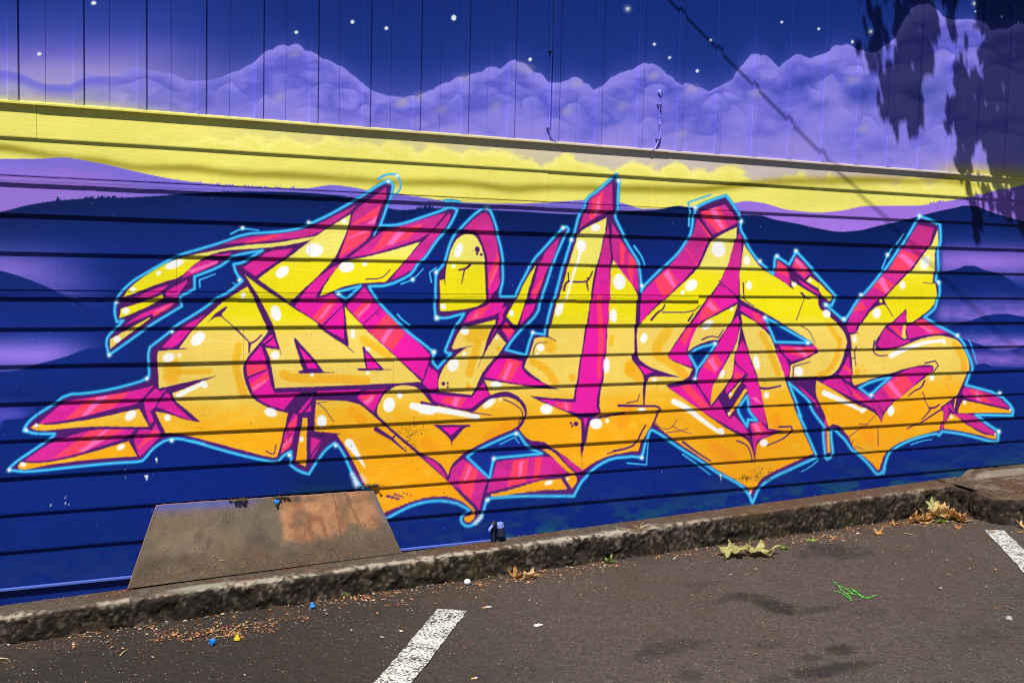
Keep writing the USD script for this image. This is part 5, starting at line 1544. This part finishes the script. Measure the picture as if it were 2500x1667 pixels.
M['grass'] = plain('weed_green', (.16, .24, .05), .6, .4, 50.)
M['spray'] = mat('spray_green', {'g': ('geometry', {}), 'n': ('noise_texture', {'scale': 140., 'detail': 4.}), 'r': ('rgb_ramp', {'ramp': [(.40, (.05, .09, .03)), (.52, (.06, .62, .05)), (1, (.10, .78, .08))]}), 'p': ('principled_bsdf', {'roughness': .6})},
                 [('g.position', 'n.vector'), ('n.fac', 'r.fac'), ('r.color', 'p.base_color')])


def maple(size, seed, curl=.3, fold=.0, crumple=.15, lobes=5):
    """a palmate leaf: lobed, toothed, curled up at its tips"""
    r_ = np.random.default_rng(seed)
    th = np.linspace(-math.pi, math.pi, 121)[:-1]
    a = np.abs(th)
    rad = np.full(len(th), .40)
    for c_, h_, wd in ((0, 1., .34), (.92, .92, .34), (1.9, .66, .36)):
        rad = np.maximum(rad, h_ * np.clip(1 - np.abs(a - c_) / (wd + .22), 0, 1) ** .8)
    rad *= 1 + .22 * (np.abs((th * 9.5 / math.pi) % 1 - .5) - .25) + .10 * (r_.random(len(th)) - .5)
    rad *= 1 - .75 * np.exp(-((a - math.pi) / .25) ** 2)
    rings = np.linspace(0, 1, 9)[1:]
    xy = np.stack([rings[:, None] * (rad * np.cos(th))[None], rings[:, None] * (rad * np.sin(th))[None]], -1)
    q = np.vstack([[[0, 0]], xy.reshape(-1, 2)])
    d = np.hypot(q[:, 0], q[:, 1])
    zz = (curl - .25) * d ** 2 * .11 + crumple * .75 * (meshkit.fbm(np.stack([q[:, 0] * 2.6, q[:, 1] * 2.6, 0 * d + seed], -1), 3, seed) - .45) + fold * np.abs(q[:, 1])
    zz += .035 * np.cos(np.arctan2(q[:, 1], q[:, 0]) * 6.6) * d
    v = np.stack([q[:, 0], q[:, 1] * (1 - .45 * fold), zz], -1) * size
    n = len(th)
    f = [[0, 1 + j, 1 + (j + 1) % n] for j in range(n)]
    for i in range(len(rings) - 1):
        for j in range(n):
            p0, p1, p2, p3 = 1 + i * n + j, 1 + (i + 1) * n + j, 1 + (i + 1) * n + (j + 1) % n, 1 + i * n + (j + 1) % n
            f += [[p0, p1, p2], [p0, p2, p3]]
    v[:, 2] -= np.percentile(v[:, 2], 12)
    return v, np.array(f)


def leaf_thing(name, n, size, seed, matn, label, group=None, ang=0., tilt=0., curl=.3, fold=0., crumple=.15, lift=.002, stem=True, base=None, cat='leaf', roll=0.):
    g = on_ground(*n) if base is None else base
    t = thing(name, label, cat, (g[0], g[1], g[2] + lift), ang, group)
    v, f = maple(size, seed, curl, fold, crumple)
    if tilt:
        v = rot(v, [0, 1, 0], -tilt)
    if roll:
        v = rot(v, [1, 0, 0], roll)
    v[:, 2] -= min(0, v[:, 2].min())
    put('blade', (v, f), M[matn], t, True)
    if stem:
        s = np.array([[-.02, 0, .15], [-.3, .03, .12], [-.62, .12, .10], [-.9, .10, .22]]) * size
        s[:, 2] += v[0, 2] - s[0, 2] * .8
        s[:, 2] = np.maximum(s[:, 2], .0015)
        put('stem', tube(round_path(s, 4), .012 * size, 6), M[matn], t, True)
    return t


leaf_thing('wilted_leaf', (1797, 1357), .15, 3, 'leaf_olive', 'wilted olive maple leaf, left one of two overlapping below the kerb', None, 3.5, .0, .5, .35, .95)
leaf_thing('wilted_leaf', (1845, 1356), .155, 8, 'leaf_olive', 'wilted olive maple leaf with a long lobe, right one of two overlapping', None, -.35, .05, .6, .25, .95, .006)
leaf_thing('green_leaf', (1917, 1340), .05, 5, 'leaf_green', 'small green leaf with its stem raised, just right of the two wilted leaves', None, 3.4, .1, .6, .5, .2)
leaf_thing('green_leaf', (1982, 1321), .045, 6, 'leaf_green', 'small yellow-green leaf below the middle of the right kerb', None, .6, .05, .9, .1, .3, stem=False)
leaf_thing('green_leaf', (1483, 1375), .06, 7, 'leaf_green', 'narrow bright green leaf leaning at the foot of the kerb', None, -.75, .25, .4, .9, .1, stem=False)
leaf_thing('dry_leaf', (1258, 1412), .085, 11, 'leaf_dry', 'curled orange dry leaf at the kerb foot, right of the white ball', None, .3, .1, 1.2, .6, .5)
leaf_thing('dry_leaf', (1288, 1412), .08, 12, 'leaf_pale', 'curled pale brown dry leaf with pointed lobes beside the orange one', None, -.3, .0, .9, .5, .4)
leaf_thing('dry_leaf', (2144, 1304), .065, 13, 'leaf_dry', 'single orange dry leaf curled like a fan, left of the leaf pile', None, 1.2, .2, 1.4, .3, .5)
leaf_thing('dry_leaf', (2036, 1314), .05, 14, 'leaf_dry', 'flat brown dry leaf on the asphalt left of the fan-shaped leaf', None, 2.4, .05, .5, .3, .3, stem=False)
leaf_thing('dry_leaf', (2338, 1291), .05, 15, 'leaf_dry', 'reddish dry leaf between the leaf pile and the right parking line', None, 1.0, .2, 1.2, .4, .4)
leaf_thing('dry_leaf', (2422, 1301), .035, 16, 'leaf_dry', 'small brown dry leaf lying on the top end of the right parking line', None, .2, .0, .7, .2, .2, .007, stem=False)
leaf_thing('dry_leaf', (2494, 1289), .06, 17, 'leaf_pale', 'tan dry leaf standing against the kerb return at the right edge', None, 2., .7, .4, .3, .3)
leaf_thing('dry_leaf', (2490, 1301), .04, 18, 'leaf_dry', 'small orange dry leaf at the right edge under the standing tan leaf', None, .8, .0, .9, .2, .4, stem=False)
leaf_thing('dry_leaf', (424, 1553), .04, 19, 'leaf_dry', 'little reddish dry leaf near the kerb on the left, below the plywood sheet', None, 1.5, .1, 1., .3, .5, stem=False)
leaf_thing('dry_leaf', (2182, 1282), .055, 20, 'leaf_dry', 'brown dry leaf at the kerb foot just left of the leaf pile', None, .1, .0, 1., .4, .5)
leaf_thing('dry_leaf', (2222, 1276), .05, 22, 'leaf_dry', 'orange dry leaf touching the left end of the leaf pile', None, -.2, .05, 1.1, .3, .5, stem=False)
# the pile in the kerb's corner
rp = np.random.default_rng(5)
for i in range(34):
    px, py = 2228 + rp.uniform(0, 122), 0
    hgt = max(0., 1 - abs(px - 2300) / 52)
    py = 1274 - rp.uniform(0, 1) * 26 * hgt - 3
    g = on_ground(px, 1274 - rp.uniform(0, 14) * hgt)
    leaf_thing('pile_leaf', None, rp.uniform(.055, .095), 30 + i, 'leaf_pale' if rp.random() < .55 else 'leaf_dry', 'dry brown and orange leaf heaped in the kerb corner at the right', 'dry leaves heaped in the kerb corner', rp.uniform(-3, 3), rp.uniform(0, .7),
               rp.uniform(.4, 1.5), rp.uniform(.1, .6), rp.uniform(.25, .5), rp.uniform(0, .07) * hgt, False, g)
leaf_thing('upright_leaf', None, .07, 61, 'leaf_olive', 'tan leaf with pointed lobes standing up at the back of the leaf pile', None, 1.2, 1.25, .3, .1, .1, .045, False, on_ground(2275, 1260))
leaf_thing('upright_leaf', None, .075, 62, 'leaf_olive', 'olive leaf curling over the left end of the leaf pile', None, 2.6, .8, 1.3, .3, .2, .02, False, on_ground(2251, 1264))
leaf_thing('green_leaf', (2292, 1276), .095, 63, 'leaf_green', 'light green leaf with a silver band around it, in front of the leaf pile', None, -.12, .0, .35, .55, .12, .004, stem=False)
g = on_ground(2281, 1276)
v, f = lathe([(.0135, -.016), (.0135, .016), (.0128, .016), (.0128, -.016), (.0135, -.016)], 22)
band = thing('metal_band', 'small silver metal tube around the green leaf in front of the leaf pile', 'metal tube', (g[0], g[1], g[2] + .0142))
put('tube_wall', (rot(rot(v, [0, 1, 0], math.pi / 2), [0, 0, 1], .25), f), M['steel'], band, True)


def cap(name, n, matn, label, lean, ang, lift=0., base=None):
    g = on_ground(*n) if base is None else base
    t = thing(name, label, 'spray nozzle', (g[0], g[1], g[2] + lift), ang, None)
    sk = lathe([(0, .0005), (.0145, .0005), (.0158, .002), (.0158, .010), (.0142, .0125), (.0125, .0128)], 20)
    st2 = lathe([(.0125, .0128), (.0095, .0135), (.0088, .024), (.007, .0265), (.003, .0255), (0, .0245)], 20)
    sp_ = tube([[.006, 0, .019], [.0125, 0, .0195]], .0028, 8)
    for nm, me in (('collar', sk), ('button', st2), ('outlet', sp_)):
        q = rot(me[0], [0, 1, 0], lean)
        off = -min(rot(sk[0], [0, 1, 0], lean)[:, 2].min(), rot(st2[0], [0, 1, 0], lean)[:, 2].min())
        put(nm, (q + [0, 0, off], me[1]), M[matn], t, 35)
    return t


cap('spray_nozzle', (514, 1576), 'blue_plastic', 'blue plastic spray nozzle lying on its side near the left, below the yellow one', 1.35, .5)
cap('spray_nozzle', (763.5, 1484), 'blue_plastic', 'blue plastic spray nozzle standing near the kerb foot below the plywood sheet', .25, 2.)
cap('spray_nozzle', (579, 1563), 'yellow_plastic', 'yellow plastic spray nozzle on the asphalt at the left', .12, 1.)
cap('spray_nozzle', None, 'blue_plastic', 'blue plastic spray nozzle lying on top of the plywood sheet', 1.2, .2, .004, on_ply(670, 1236) + [0, -.004, 0])

g = on_ground(1141, 1427)
ball = trimesh.creation.icosphere(3, .0175)
bv = np.array(ball.vertices) * (1 + .06 * (meshkit.fbm(np.array(ball.vertices) * 90, 2, 3)[:, None] - .5))
tag(put('white_ball', (bv * [1.05, 1, .95] + [g[0], g[1], g[2] + .0165], np.array(ball.faces)), M['white_chalk'], None, True), 'small white ball in the leaf litter at the kerb foot, above the left parking line', 'ball')


def butt(n, ang, label, broken):
    g = on_ground(*n)
    t = thing('cigarette_butt', label, 'cigarette butt', (g[0], g[1], g[2] + .0045), ang)
    put('filter', tube([[-.02, 0, 0], [-.002, 0, 0]], .0042, 12), M['filter'], t, True)
    put('paper', tube([[-.002, 0, 0], [.007, 0, 0], [.010, .001, .0005]], [.0042, .0041, .0035], 12), M['paper'], t, True)
    if broken:
        put('torn_paper', tube([[.011, -.001, -.0005], [.022, -.004, -.001], [.032, -.006, -.001]], [.0034, .0038, .003], 10), M['paper'], t, True)


butt((1186, 1484), .25, 'cigarette butt with torn white paper, right of the left parking line\'s top end', True)
butt((1160, 1657), .2, 'short cigarette butt with an orange filter at the bottom edge', False)


def blob(name, n, r, seed, matn, label, cat, squash=(1, 1, .7), lift=.6, amp=.5, base=None, freq=2., sub=3):
    g = on_ground(*n) if base is None else base
    b = trimesh.creation.icosphere(sub, 1.)
    q = np.array(b.vertices)
    q = q * (1 + amp * (meshkit.fbm(q * freq + 10, 3, seed) - .5)[:, None])
    return tag(put(name, (q * r * squash + [g[0], g[1], g[2] + r * squash[2] * lift], np.array(b.faces)), M[matn], None, sub < 3 or True), label, cat)


blob('pebble', (2463, 1512), .017, 4, 'stone', 'grey pebble on the asphalt near the right edge, below the right parking line', 'pebble', amp=.9)
blob('paper_scrap', (1314, 1527), .016, 9, 'paper', 'crumpled white scrap on the asphalt, right of the left parking line', 'paper scrap', (1.3, .6, .35), amp=1.6, freq=3.5)


def clump(name, base, r, seed, n, label, cat, spread=(1, .5, .5), matn='moss'):
    rr = np.random.default_rng(seed)
    parts = []
    for i in range(n):
        o = rr.normal(0, 1, 3) * r * np.array(spread) * .55
        o[2] = abs(o[2])
        b = trimesh.creation.icosphere(1, 1.)
        q = np.array(b.vertices) * (1 + .8 * (rr.random((len(b.vertices), 1)) - .5)) * rr.uniform(.0025, .007) * [1.3, 1, .7]
        parts.append((q + base + o, np.array(b.faces)))
        a = rr.normal(0, 1, 3); a[2] = abs(a[2]); a /= np.linalg.norm(a)
        parts.append(tube([base + o, base + o + a * rr.uniform(.006, .02)], [.0012, .0004], 4))
    return tag(put(name, cat_mesh(parts), M[matn], None, False), label, cat)


clump('moss_clump', on_ply(590, 1221) + [0, -.002, .0], .036, 1, 60, 'brown moss clump on the top edge of the plywood sheet', 'moss', (1., .3, .22))
clump('moss_clump', on_ply(690, 1214) + [0, -.001, -.001], .03, 2, 20, 'thin dark strip of moss and dirt on the plywood top, right of the clump', 'moss', (1.3, .3, .2))
clump('moss_clump', on_wall(905, 1187, -.006), .035, 3, 40, 'small tuft of moss caught on the board lip above the plywood\'s right corner', 'moss', (1.1, .3, .25))

# weeds
def tuft(name, base, n, h, seed, matn, label, cat, lean=.8):
    rr = np.random.default_rng(seed)
    parts = []
    for i in range(n):
        a, l = rr.uniform(-math.pi, math.pi), rr.uniform(.4, 1.) * h
        d = np.array([math.cos(a), math.sin(a) * .6, 0]) * lean * rr.uniform(.3, 1)
        p_ = np.array([base + (d * t * t * l + np.array([0, 0, t * l * (1 - .35 * lean * t)])) for t in np.linspace(0, 1, 6)])
        parts.append(tube(p_, np.linspace(.0016, .0004, 6), 4))
    return tag(put(name, cat_mesh(parts), M[matn], None, False), label, cat)


tuft('weed', on_ground(848, 1460), 22, .05, 1, 'grass', 'small green weed growing from the joint at the kerb foot, below the plywood\'s right half', 'weed')
tuft('dry_grass', on_kerb(1557, 1287) + [0, -.02, -.02], 16, .085, 2, 'straw', 'tuft of dry straw grass growing in the broken notch of the kerb', 'grass tuft', 1.3)
tuft('weed', on_ground(1830, 1325), 10, .05, 4, 'grass', 'thin sparse weed at the kerb foot above the wilted leaves', 'weed', .5)


def twig(name, ns, r, label, matn='twig', lift=.004):
    p_ = np.array([on_ground(*n) + [0, 0, lift + .003 * math.sin(i * 2.1)] for i, n in enumerate(ns)])
    return tag(put(name, tube(round_path(p_, 5), np.linspace(r, r * .5, len(p_) * 5), 6), M[matn], None, True), label, 'twig')


twig('twig', ((2191, 1332), (2203, 1336), (2216, 1340), (2232, 1339.5)), .0022, 'dark curved twig on the asphalt below the fan-shaped leaf')
twig('twig', ((2448, 1481), (2466, 1486), (2484, 1491), (2510, 1497)), .003, 'dark twig at the right edge above the grey pebble')
twig('twig', ((515, 1563), (532, 1556), (552, 1552), (572, 1549), (590, 1548)), .0018, 'thin tan twig arching over the yellow nozzle', 'straw')
twig('twig', ((293, 1602), (302, 1594), (312, 1586)), .003, 'short brown curl of bark on the asphalt at the lower left', 'straw')
twig('twig', ((560, 1547), (578, 1533), (592, 1521)), .0026, 'short tan stalk in the litter, above the yellow nozzle', 'straw')
twig('twig', ((2207, 1302), (2220, 1305), (2233, 1308)), .0018, 'straight pale stalk below the left end of the leaf pile', 'straw')
twig('twig', ((0, 1609), (10, 1609.5), (22, 1610)), .003, 'tan stalk at the left edge of the picture', 'straw')

# green spray scribble
sc = [((2035, 1421), (2050, 1430), (2066, 1437), (2082, 1452)), ((2037, 1443), (2052, 1446), (2068, 1457), (2079, 1466)), ((2050, 1430), (2055, 1441), (2064, 1447), (2074, 1455), (2077, 1463)), ((2072, 1435), (2086, 1443), (2097, 1450), (2113, 1460)),
      ((2064, 1447), (2080, 1449), (2096, 1450)), ((2097, 1450), (2108, 1458), (2122, 1458), (2136, 1453), (2143, 1455)), ((2113, 1461), (2128, 1456), (2139, 1452)), ((2035, 1421), (2043, 1420.5)), ((2082, 1438), (2092, 1446))]
parts = []
rs = np.random.default_rng(9)
for ln in sc:
    p_ = np.array([on_ground(*n, .004) for n in ln])
    p_ = round_path(p_, 8)
    p_[:, :2] += rs.normal(0, .0012, (len(p_), 2))
    t_ = np.gradient(p_, axis=0); t_[:, 2] = 0; t_ /= np.linalg.norm(t_, axis=1, keepdims=True)
    w_ = np.stack([-t_[:, 1], t_[:, 0], 0 * t_[:, 0]], -1) * (rs.uniform(.0015, .0042, (len(p_), 1)))
    p_[:, 2] = ground_z(p_[:, 0]) + (fb(p_[:, 0], p_[:, 1], .5, 21, 3) - .5) * .006 + .0055
    V = np.stack([p_ - w_, p_ + w_], 1).reshape(-1, 3)
    parts.append((V, grid_faces(len(p_), 2)))
tag(put('spray_scribble', cat_mesh(parts), M['spray'], None, False), 'bright green spray paint scribble on the asphalt at the lower right', 'paint scribble')

# loose crumbs, needles and seed husks
M['litter'] = attr_mat('leaf_litter', .7, .3, .002, 120., .3, .25)
rl = np.random.default_rng(12)
V, F, C_ = [], [], []
cols = np.array([[.42, .19, .07], [.55, .34, .16], [.30, .12, .05], [.62, .50, .33], [.66, .62, .54], [.25, .10, .05], [.45, .25, .12], [.40, .12, .05]])
n = 0


def flake(c, a, l, wd, col, tilt):
    global n
    d = np.array([math.cos(a), math.sin(a), tilt]); s_ = np.array([-math.sin(a), math.cos(a), rl.uniform(-.4, .4)])
    V.append(np.array([c - d * l, c + s_ * wd, c + d * l, c - s_ * wd, c + [0, 0, wd * .5]]))
    F.append(np.array([[0, 4, 1], [1, 4, 2], [2, 4, 3], [3, 4, 0]]) + n)
    C_.append(np.tile(col, (5, 1)))
    n += 5


for i in range(5200):
    xx = rl.uniform(-.3, 7.2)
    yy = -.185 - abs(rl.exponential(.10 if rl.random() < .75 else .55))
    dens = fb(np.array([xx]), np.array([yy]), .28, 81, 3)[0]
    if yy < -2.6 or dens < rl.uniform(.25, .72):
        continue
    big = rl.random()
    l = rl.uniform(.002, .006) if big < .8 else rl.uniform(.006, .014)
    flake(np.array([xx, yy, ground_z(xx) + .004 + rl.uniform(0, .004)]), rl.uniform(0, 6.3), l, l * rl.uniform(.18, .7), cols[rl.integers(len(cols))] * rl.uniform(.6, 1.1), rl.uniform(-.25, .4))
for i in range(700):                                                   # thinner over the bays
    xx, yy = rl.uniform(-.3, 6.), rl.uniform(-3.4, -.3)
    l = rl.uniform(.0015, .005)
    flake(np.array([xx, yy, ground_z(xx) + .004]), rl.uniform(0, 6.3), l, l * rl.uniform(.3, .8), cols[rl.integers(len(cols))] * rl.uniform(.6, 1.15), rl.uniform(-.2, .3))
for hx, hy, hr, hn in ((585, 1538, .16, 260), (450, 1555, .10, 90), (1170, 1430, .06, 60), (1300, 1412, .10, 90), (1480, 1383, .12, 70), (2090, 1280, .14, 90), (2290, 1275, .18, 220), (2030, 1315, .12, 60), (1790, 1345, .12, 60), (860, 1462, .12, 80), (2180, 1283, .1, 80)):
    q = on_ground(hx, hy)
    for i in range(hn):
        xx, yy = q[0] + rl.normal(0, hr), q[1] + rl.normal(0, hr * .35)
        if yy > -.18:
            continue
        l = rl.uniform(.003, .012)
        flake(np.array([xx, yy, ground_z(xx) + .004 + rl.uniform(0, .006)]), rl.uniform(0, 6.3), l, l * rl.uniform(.15, .6), cols[rl.choice([0, 0, 1, 2, 6, 7])] * rl.uniform(.7, 1.1), rl.uniform(-.3, .5))
for i in range(1300):                                                  # on the kerb's top and caught on the plywood
    xx = rl.uniform(0, 7)
    yy = rl.uniform(-.15, 0)
    l = rl.uniform(.0015, .005)
    if not (.75 < xx < 2.2 and yy > -.085):
        flake(np.array([xx, yy, kerb_z(xx) + .006]), rl.uniform(0, 6.3), l, l * .5, cols[rl.integers(len(cols))] * rl.uniform(.5, 1.), .1)
for i in range(620):                                                  # needles on the kerb's broad corner
    xx, yy = rl.uniform(6.28, 7.4), rl.uniform(-.60, -.02)
    l = rl.uniform(.004, .016)
    flake(np.array([xx, yy, kerb_z(xx) * .4 + kerb_z(6.3) * .6 + .010 - .02 * min(1, max(0, (-.2 - yy) / .4))]), rl.uniform(-.6, .9), l, l * rl.uniform(.06, .2), cols[rl.choice([0, 1, 2, 3, 6])] * rl.uniform(.4, 1.), rl.uniform(-.1, .2))
for i in range(360):
    uu_, ww_ = rl.uniform(.04, .97), 1 - abs(rl.normal(0, .28))
    if ww_ < .03:
        continue
    q = TL * (1 - uu_) * (1 - ww_) + TR * uu_ * (1 - ww_) + BR * uu_ * ww_ + BL * (1 - uu_) * ww_
    l = rl.uniform(.0012, .0042)
    flake(q + nv * .0035, rl.uniform(0, 6.3), l, l * .6, cols[rl.integers(len(cols))] * rl.uniform(.6, 1.1), .1)
lit = put('leaf_litter', (np.vstack(V), np.vstack(F)), M['litter'], None, False, np.vstack(C_))
tag(lit, 'orange-brown leaf crumbs, needles and seed husks strewn along the kerb', 'leaf litter', None, 'stuff')

# ---------------------------------------------------------------- what throws the shadows: a tree and an overhead service wire
M['bark'] = plain('tree_bark', (.12, .09, .065), .9, .4, 30., 0., .6)
M['crown'] = material_pair('tree_leaf', (.03, .06, .015), (.06, .10, .025), .5, False, 8.)
M['wire'] = plain('black_wire', (.02, .02, .022), .5, .1)
tree = thing('shade_tree', 'leafy tree hanging above the right end of the wall, known by its shadow', 'tree')
rt = np.random.default_rng(21)
SH = [[(2092, -30), (2090, 60), (2086, 100), (2097, 130), (2112, 160), (2128, 195), (2142, 235), (2150, 270), (2160, 300), (2164, 324), (2178, 305), (2188, 326), (2200, 292), (2216, 318), (2226, 336), (2236, 312), (2252, 300), (2250, 262), (2244, 215), (2256, 170), (2280, 160), (2276, 120), (2300, 85), (2316, 60), (2310, -30)],
      [(2310, -30), (2318, 70), (2324, 120), (2316, 160), (2338, 190), (2332, 235), (2300, 255), (2312, 300), (2316, 345), (2330, 395), (2345, 430), (2378, 432), (2368, 380), (2392, 330), (2410, 380), (2430, 420), (2455, 470), (2470, 520), (2500, 545), (2560, 560), (2900, 700), (3000, 300), (3000, -30)],
      [(2352, 440), (2376, 500), (2372, 540), (2384, 588), (2398, 570), (2404, 540), (2408, 500), (2440, 540), (2460, 530), (2500, 560), (2540, 520), (2480, 440), (2400, 420)]]
from shapely import Polygon, contains_xy, prepare
leafv, leaff, nn = [], [], 0
shape = np.array([[0, 0, 0], [.25, .30, .03], [.60, .34, .02], [.80, .16, -.02], [1.05, 0, -.06], [.80, -.16, -.02], [.60, -.34, .02], [.25, -.30, .03]])
shape_f = np.array([[0, 2, 1], [0, 3, 2], [0, 4, 3], [0, 5, 4], [0, 6, 5], [0, 7, 6]])
holes_ = fb
for si, poly_n in enumerate(SH):
    wpts = np.array([on_wall(*q)[[0, 2]] for q in poly_n])
    pg = Polygon(wpts).buffer(0)
    x0_, z0_, x1_, z1_ = pg.bounds
    area = pg.area
    for i in range(int(area * (1700 if si < 2 else 900))):
        xx, zz_ = rt.uniform(x0_, x1_), rt.uniform(z0_, z1_)
        if not contains_xy(pg, xx, zz_):
            continue
        gap = meshkit.noise(np.array([[xx * 8, zz_ * 3.5, si]]), 4)[0]
        deep = min(1., max(0., (xx - 6.0) / .9)) * min(1., max(0., (zz_ - 2.5) / .5))
        if gap > .60 + .34 * deep and rt.random() < .96:
            continue
        dist = 1.9 + 1.0 * meshkit.noise(np.array([[xx * 1.1, zz_ * .6, si * 3]]), 5)[0] + rt.uniform(0, .25)
        c_ = np.array([xx, 0, zz_]) + SUN * dist
        l = rt.uniform(.08, .15)
        d = np.array([rt.normal(.05, .34), rt.normal(0, .25), -1]); d /= np.linalg.norm(d)
        s_ = np.cross(d, SUN + rt.normal(0, .5, 3)); s_ /= np.linalg.norm(s_)
        u_ = np.cross(s_, d)
        q = (shape[:, :1] * d + shape[:, 1:2] * s_ * .72 + shape[:, 2:] * u_) * l + c_ - d * l * .55
        leafv.append(q); leaff.append(shape_f + nn); nn += len(shape)
for i in range(15000):                                                  # the rest of the crown, beyond the picture
    c_ = np.array([7.6, -2.6, 7.4]) + rt.normal(0, 1, 3) * [1.7, 1.3, 1.1]
    hit_x = c_[0] - SUN[0] / SUN[1] * c_[1]
    hit_z = c_[2] - SUN[2] / SUN[1] * c_[1]
    if (hit_x < 7.4 and hit_z < 3.9 + .0 * hit_x) or c_[2] < 5.6 or c_[1] > -.3:
        continue
    l = rt.uniform(.07, .12)
    d = rt.normal(0, 1, 3) - [0, 0, .8]; d /= np.linalg.norm(d)
    s_ = np.cross(d, rt.normal(0, 1, 3)); s_ /= np.linalg.norm(s_)
    q = (shape[:, :1] * d + shape[:, 1:2] * s_ + shape[:, 2:] * np.cross(s_, d)) * l + c_
    leafv.append(q); leaff.append(shape_f + nn); nn += len(shape)
put('crown', (np.vstack(leafv), np.vstack(leaff)), M['crown'], tree)
put('trunk', tube(round_path(np.array([[9.4, -3.4, -.1], [9.35, -3.4, 1.6], [9.2, -3.3, 3.4], [8.9, -3.2, 5.2], [8.7, -3.1, 7.0], [8.6, -3.0, 8.3]]), 5), np.linspace(.19, .06, 30), 14), M['bark'], tree, True)
for a, b, c_ in (((8.95, -3.2, 5.0), (7.9, -2.6, 6.3), (6.6, -1.9, 6.9)), ((8.8, -3.1, 6.0), (7.6, -2.2, 7.0), (6.2, -1.7, 7.3)), ((8.9, -3.2, 5.4), (9.6, -2.4, 6.6), (10.2, -1.9, 7.6))):
    put('limb', tube(round_path(np.array([a, b, c_]), 6), np.linspace(.07, .015, 18), 8), M['bark'], tree, True)

W1, W2 = on_wall(1636, 0), on_wall(2159, 527)
P1, P2 = W1 + SUN * 1.25, W2 + SUN * 3.1
dw = (P2 - P1)
ta = -P1[1] / dw[1]
anchor = P1 + dw * ta
print('wire', P1, P2, anchor, P1 + dw * 3)
end = P1 + dw * 9.
tag(put('service_wire', tube(np.array([anchor + (end - anchor) * t for t in np.linspace(0, 1, 24)]), .0056, 8), M['wire'], None, True), 'black overhead service wire rising from the wall, known by its slanting shadow', 'wire')
pole = thing('utility_pole', 'wooden utility pole beside the parking bays that carries the service wire', 'pole', (end[0] + .12, end[1] - .05, 0))
put('pole_shaft', tube([[0, 0, -.3], [0, 0, end[2] + .8]], [.15, .10], 16), M['bark'], pole, True)
put('crossarm', box(-.06, .06, -.9, .9, end[2] + .1, end[2] + .2), M['bark'], pole)
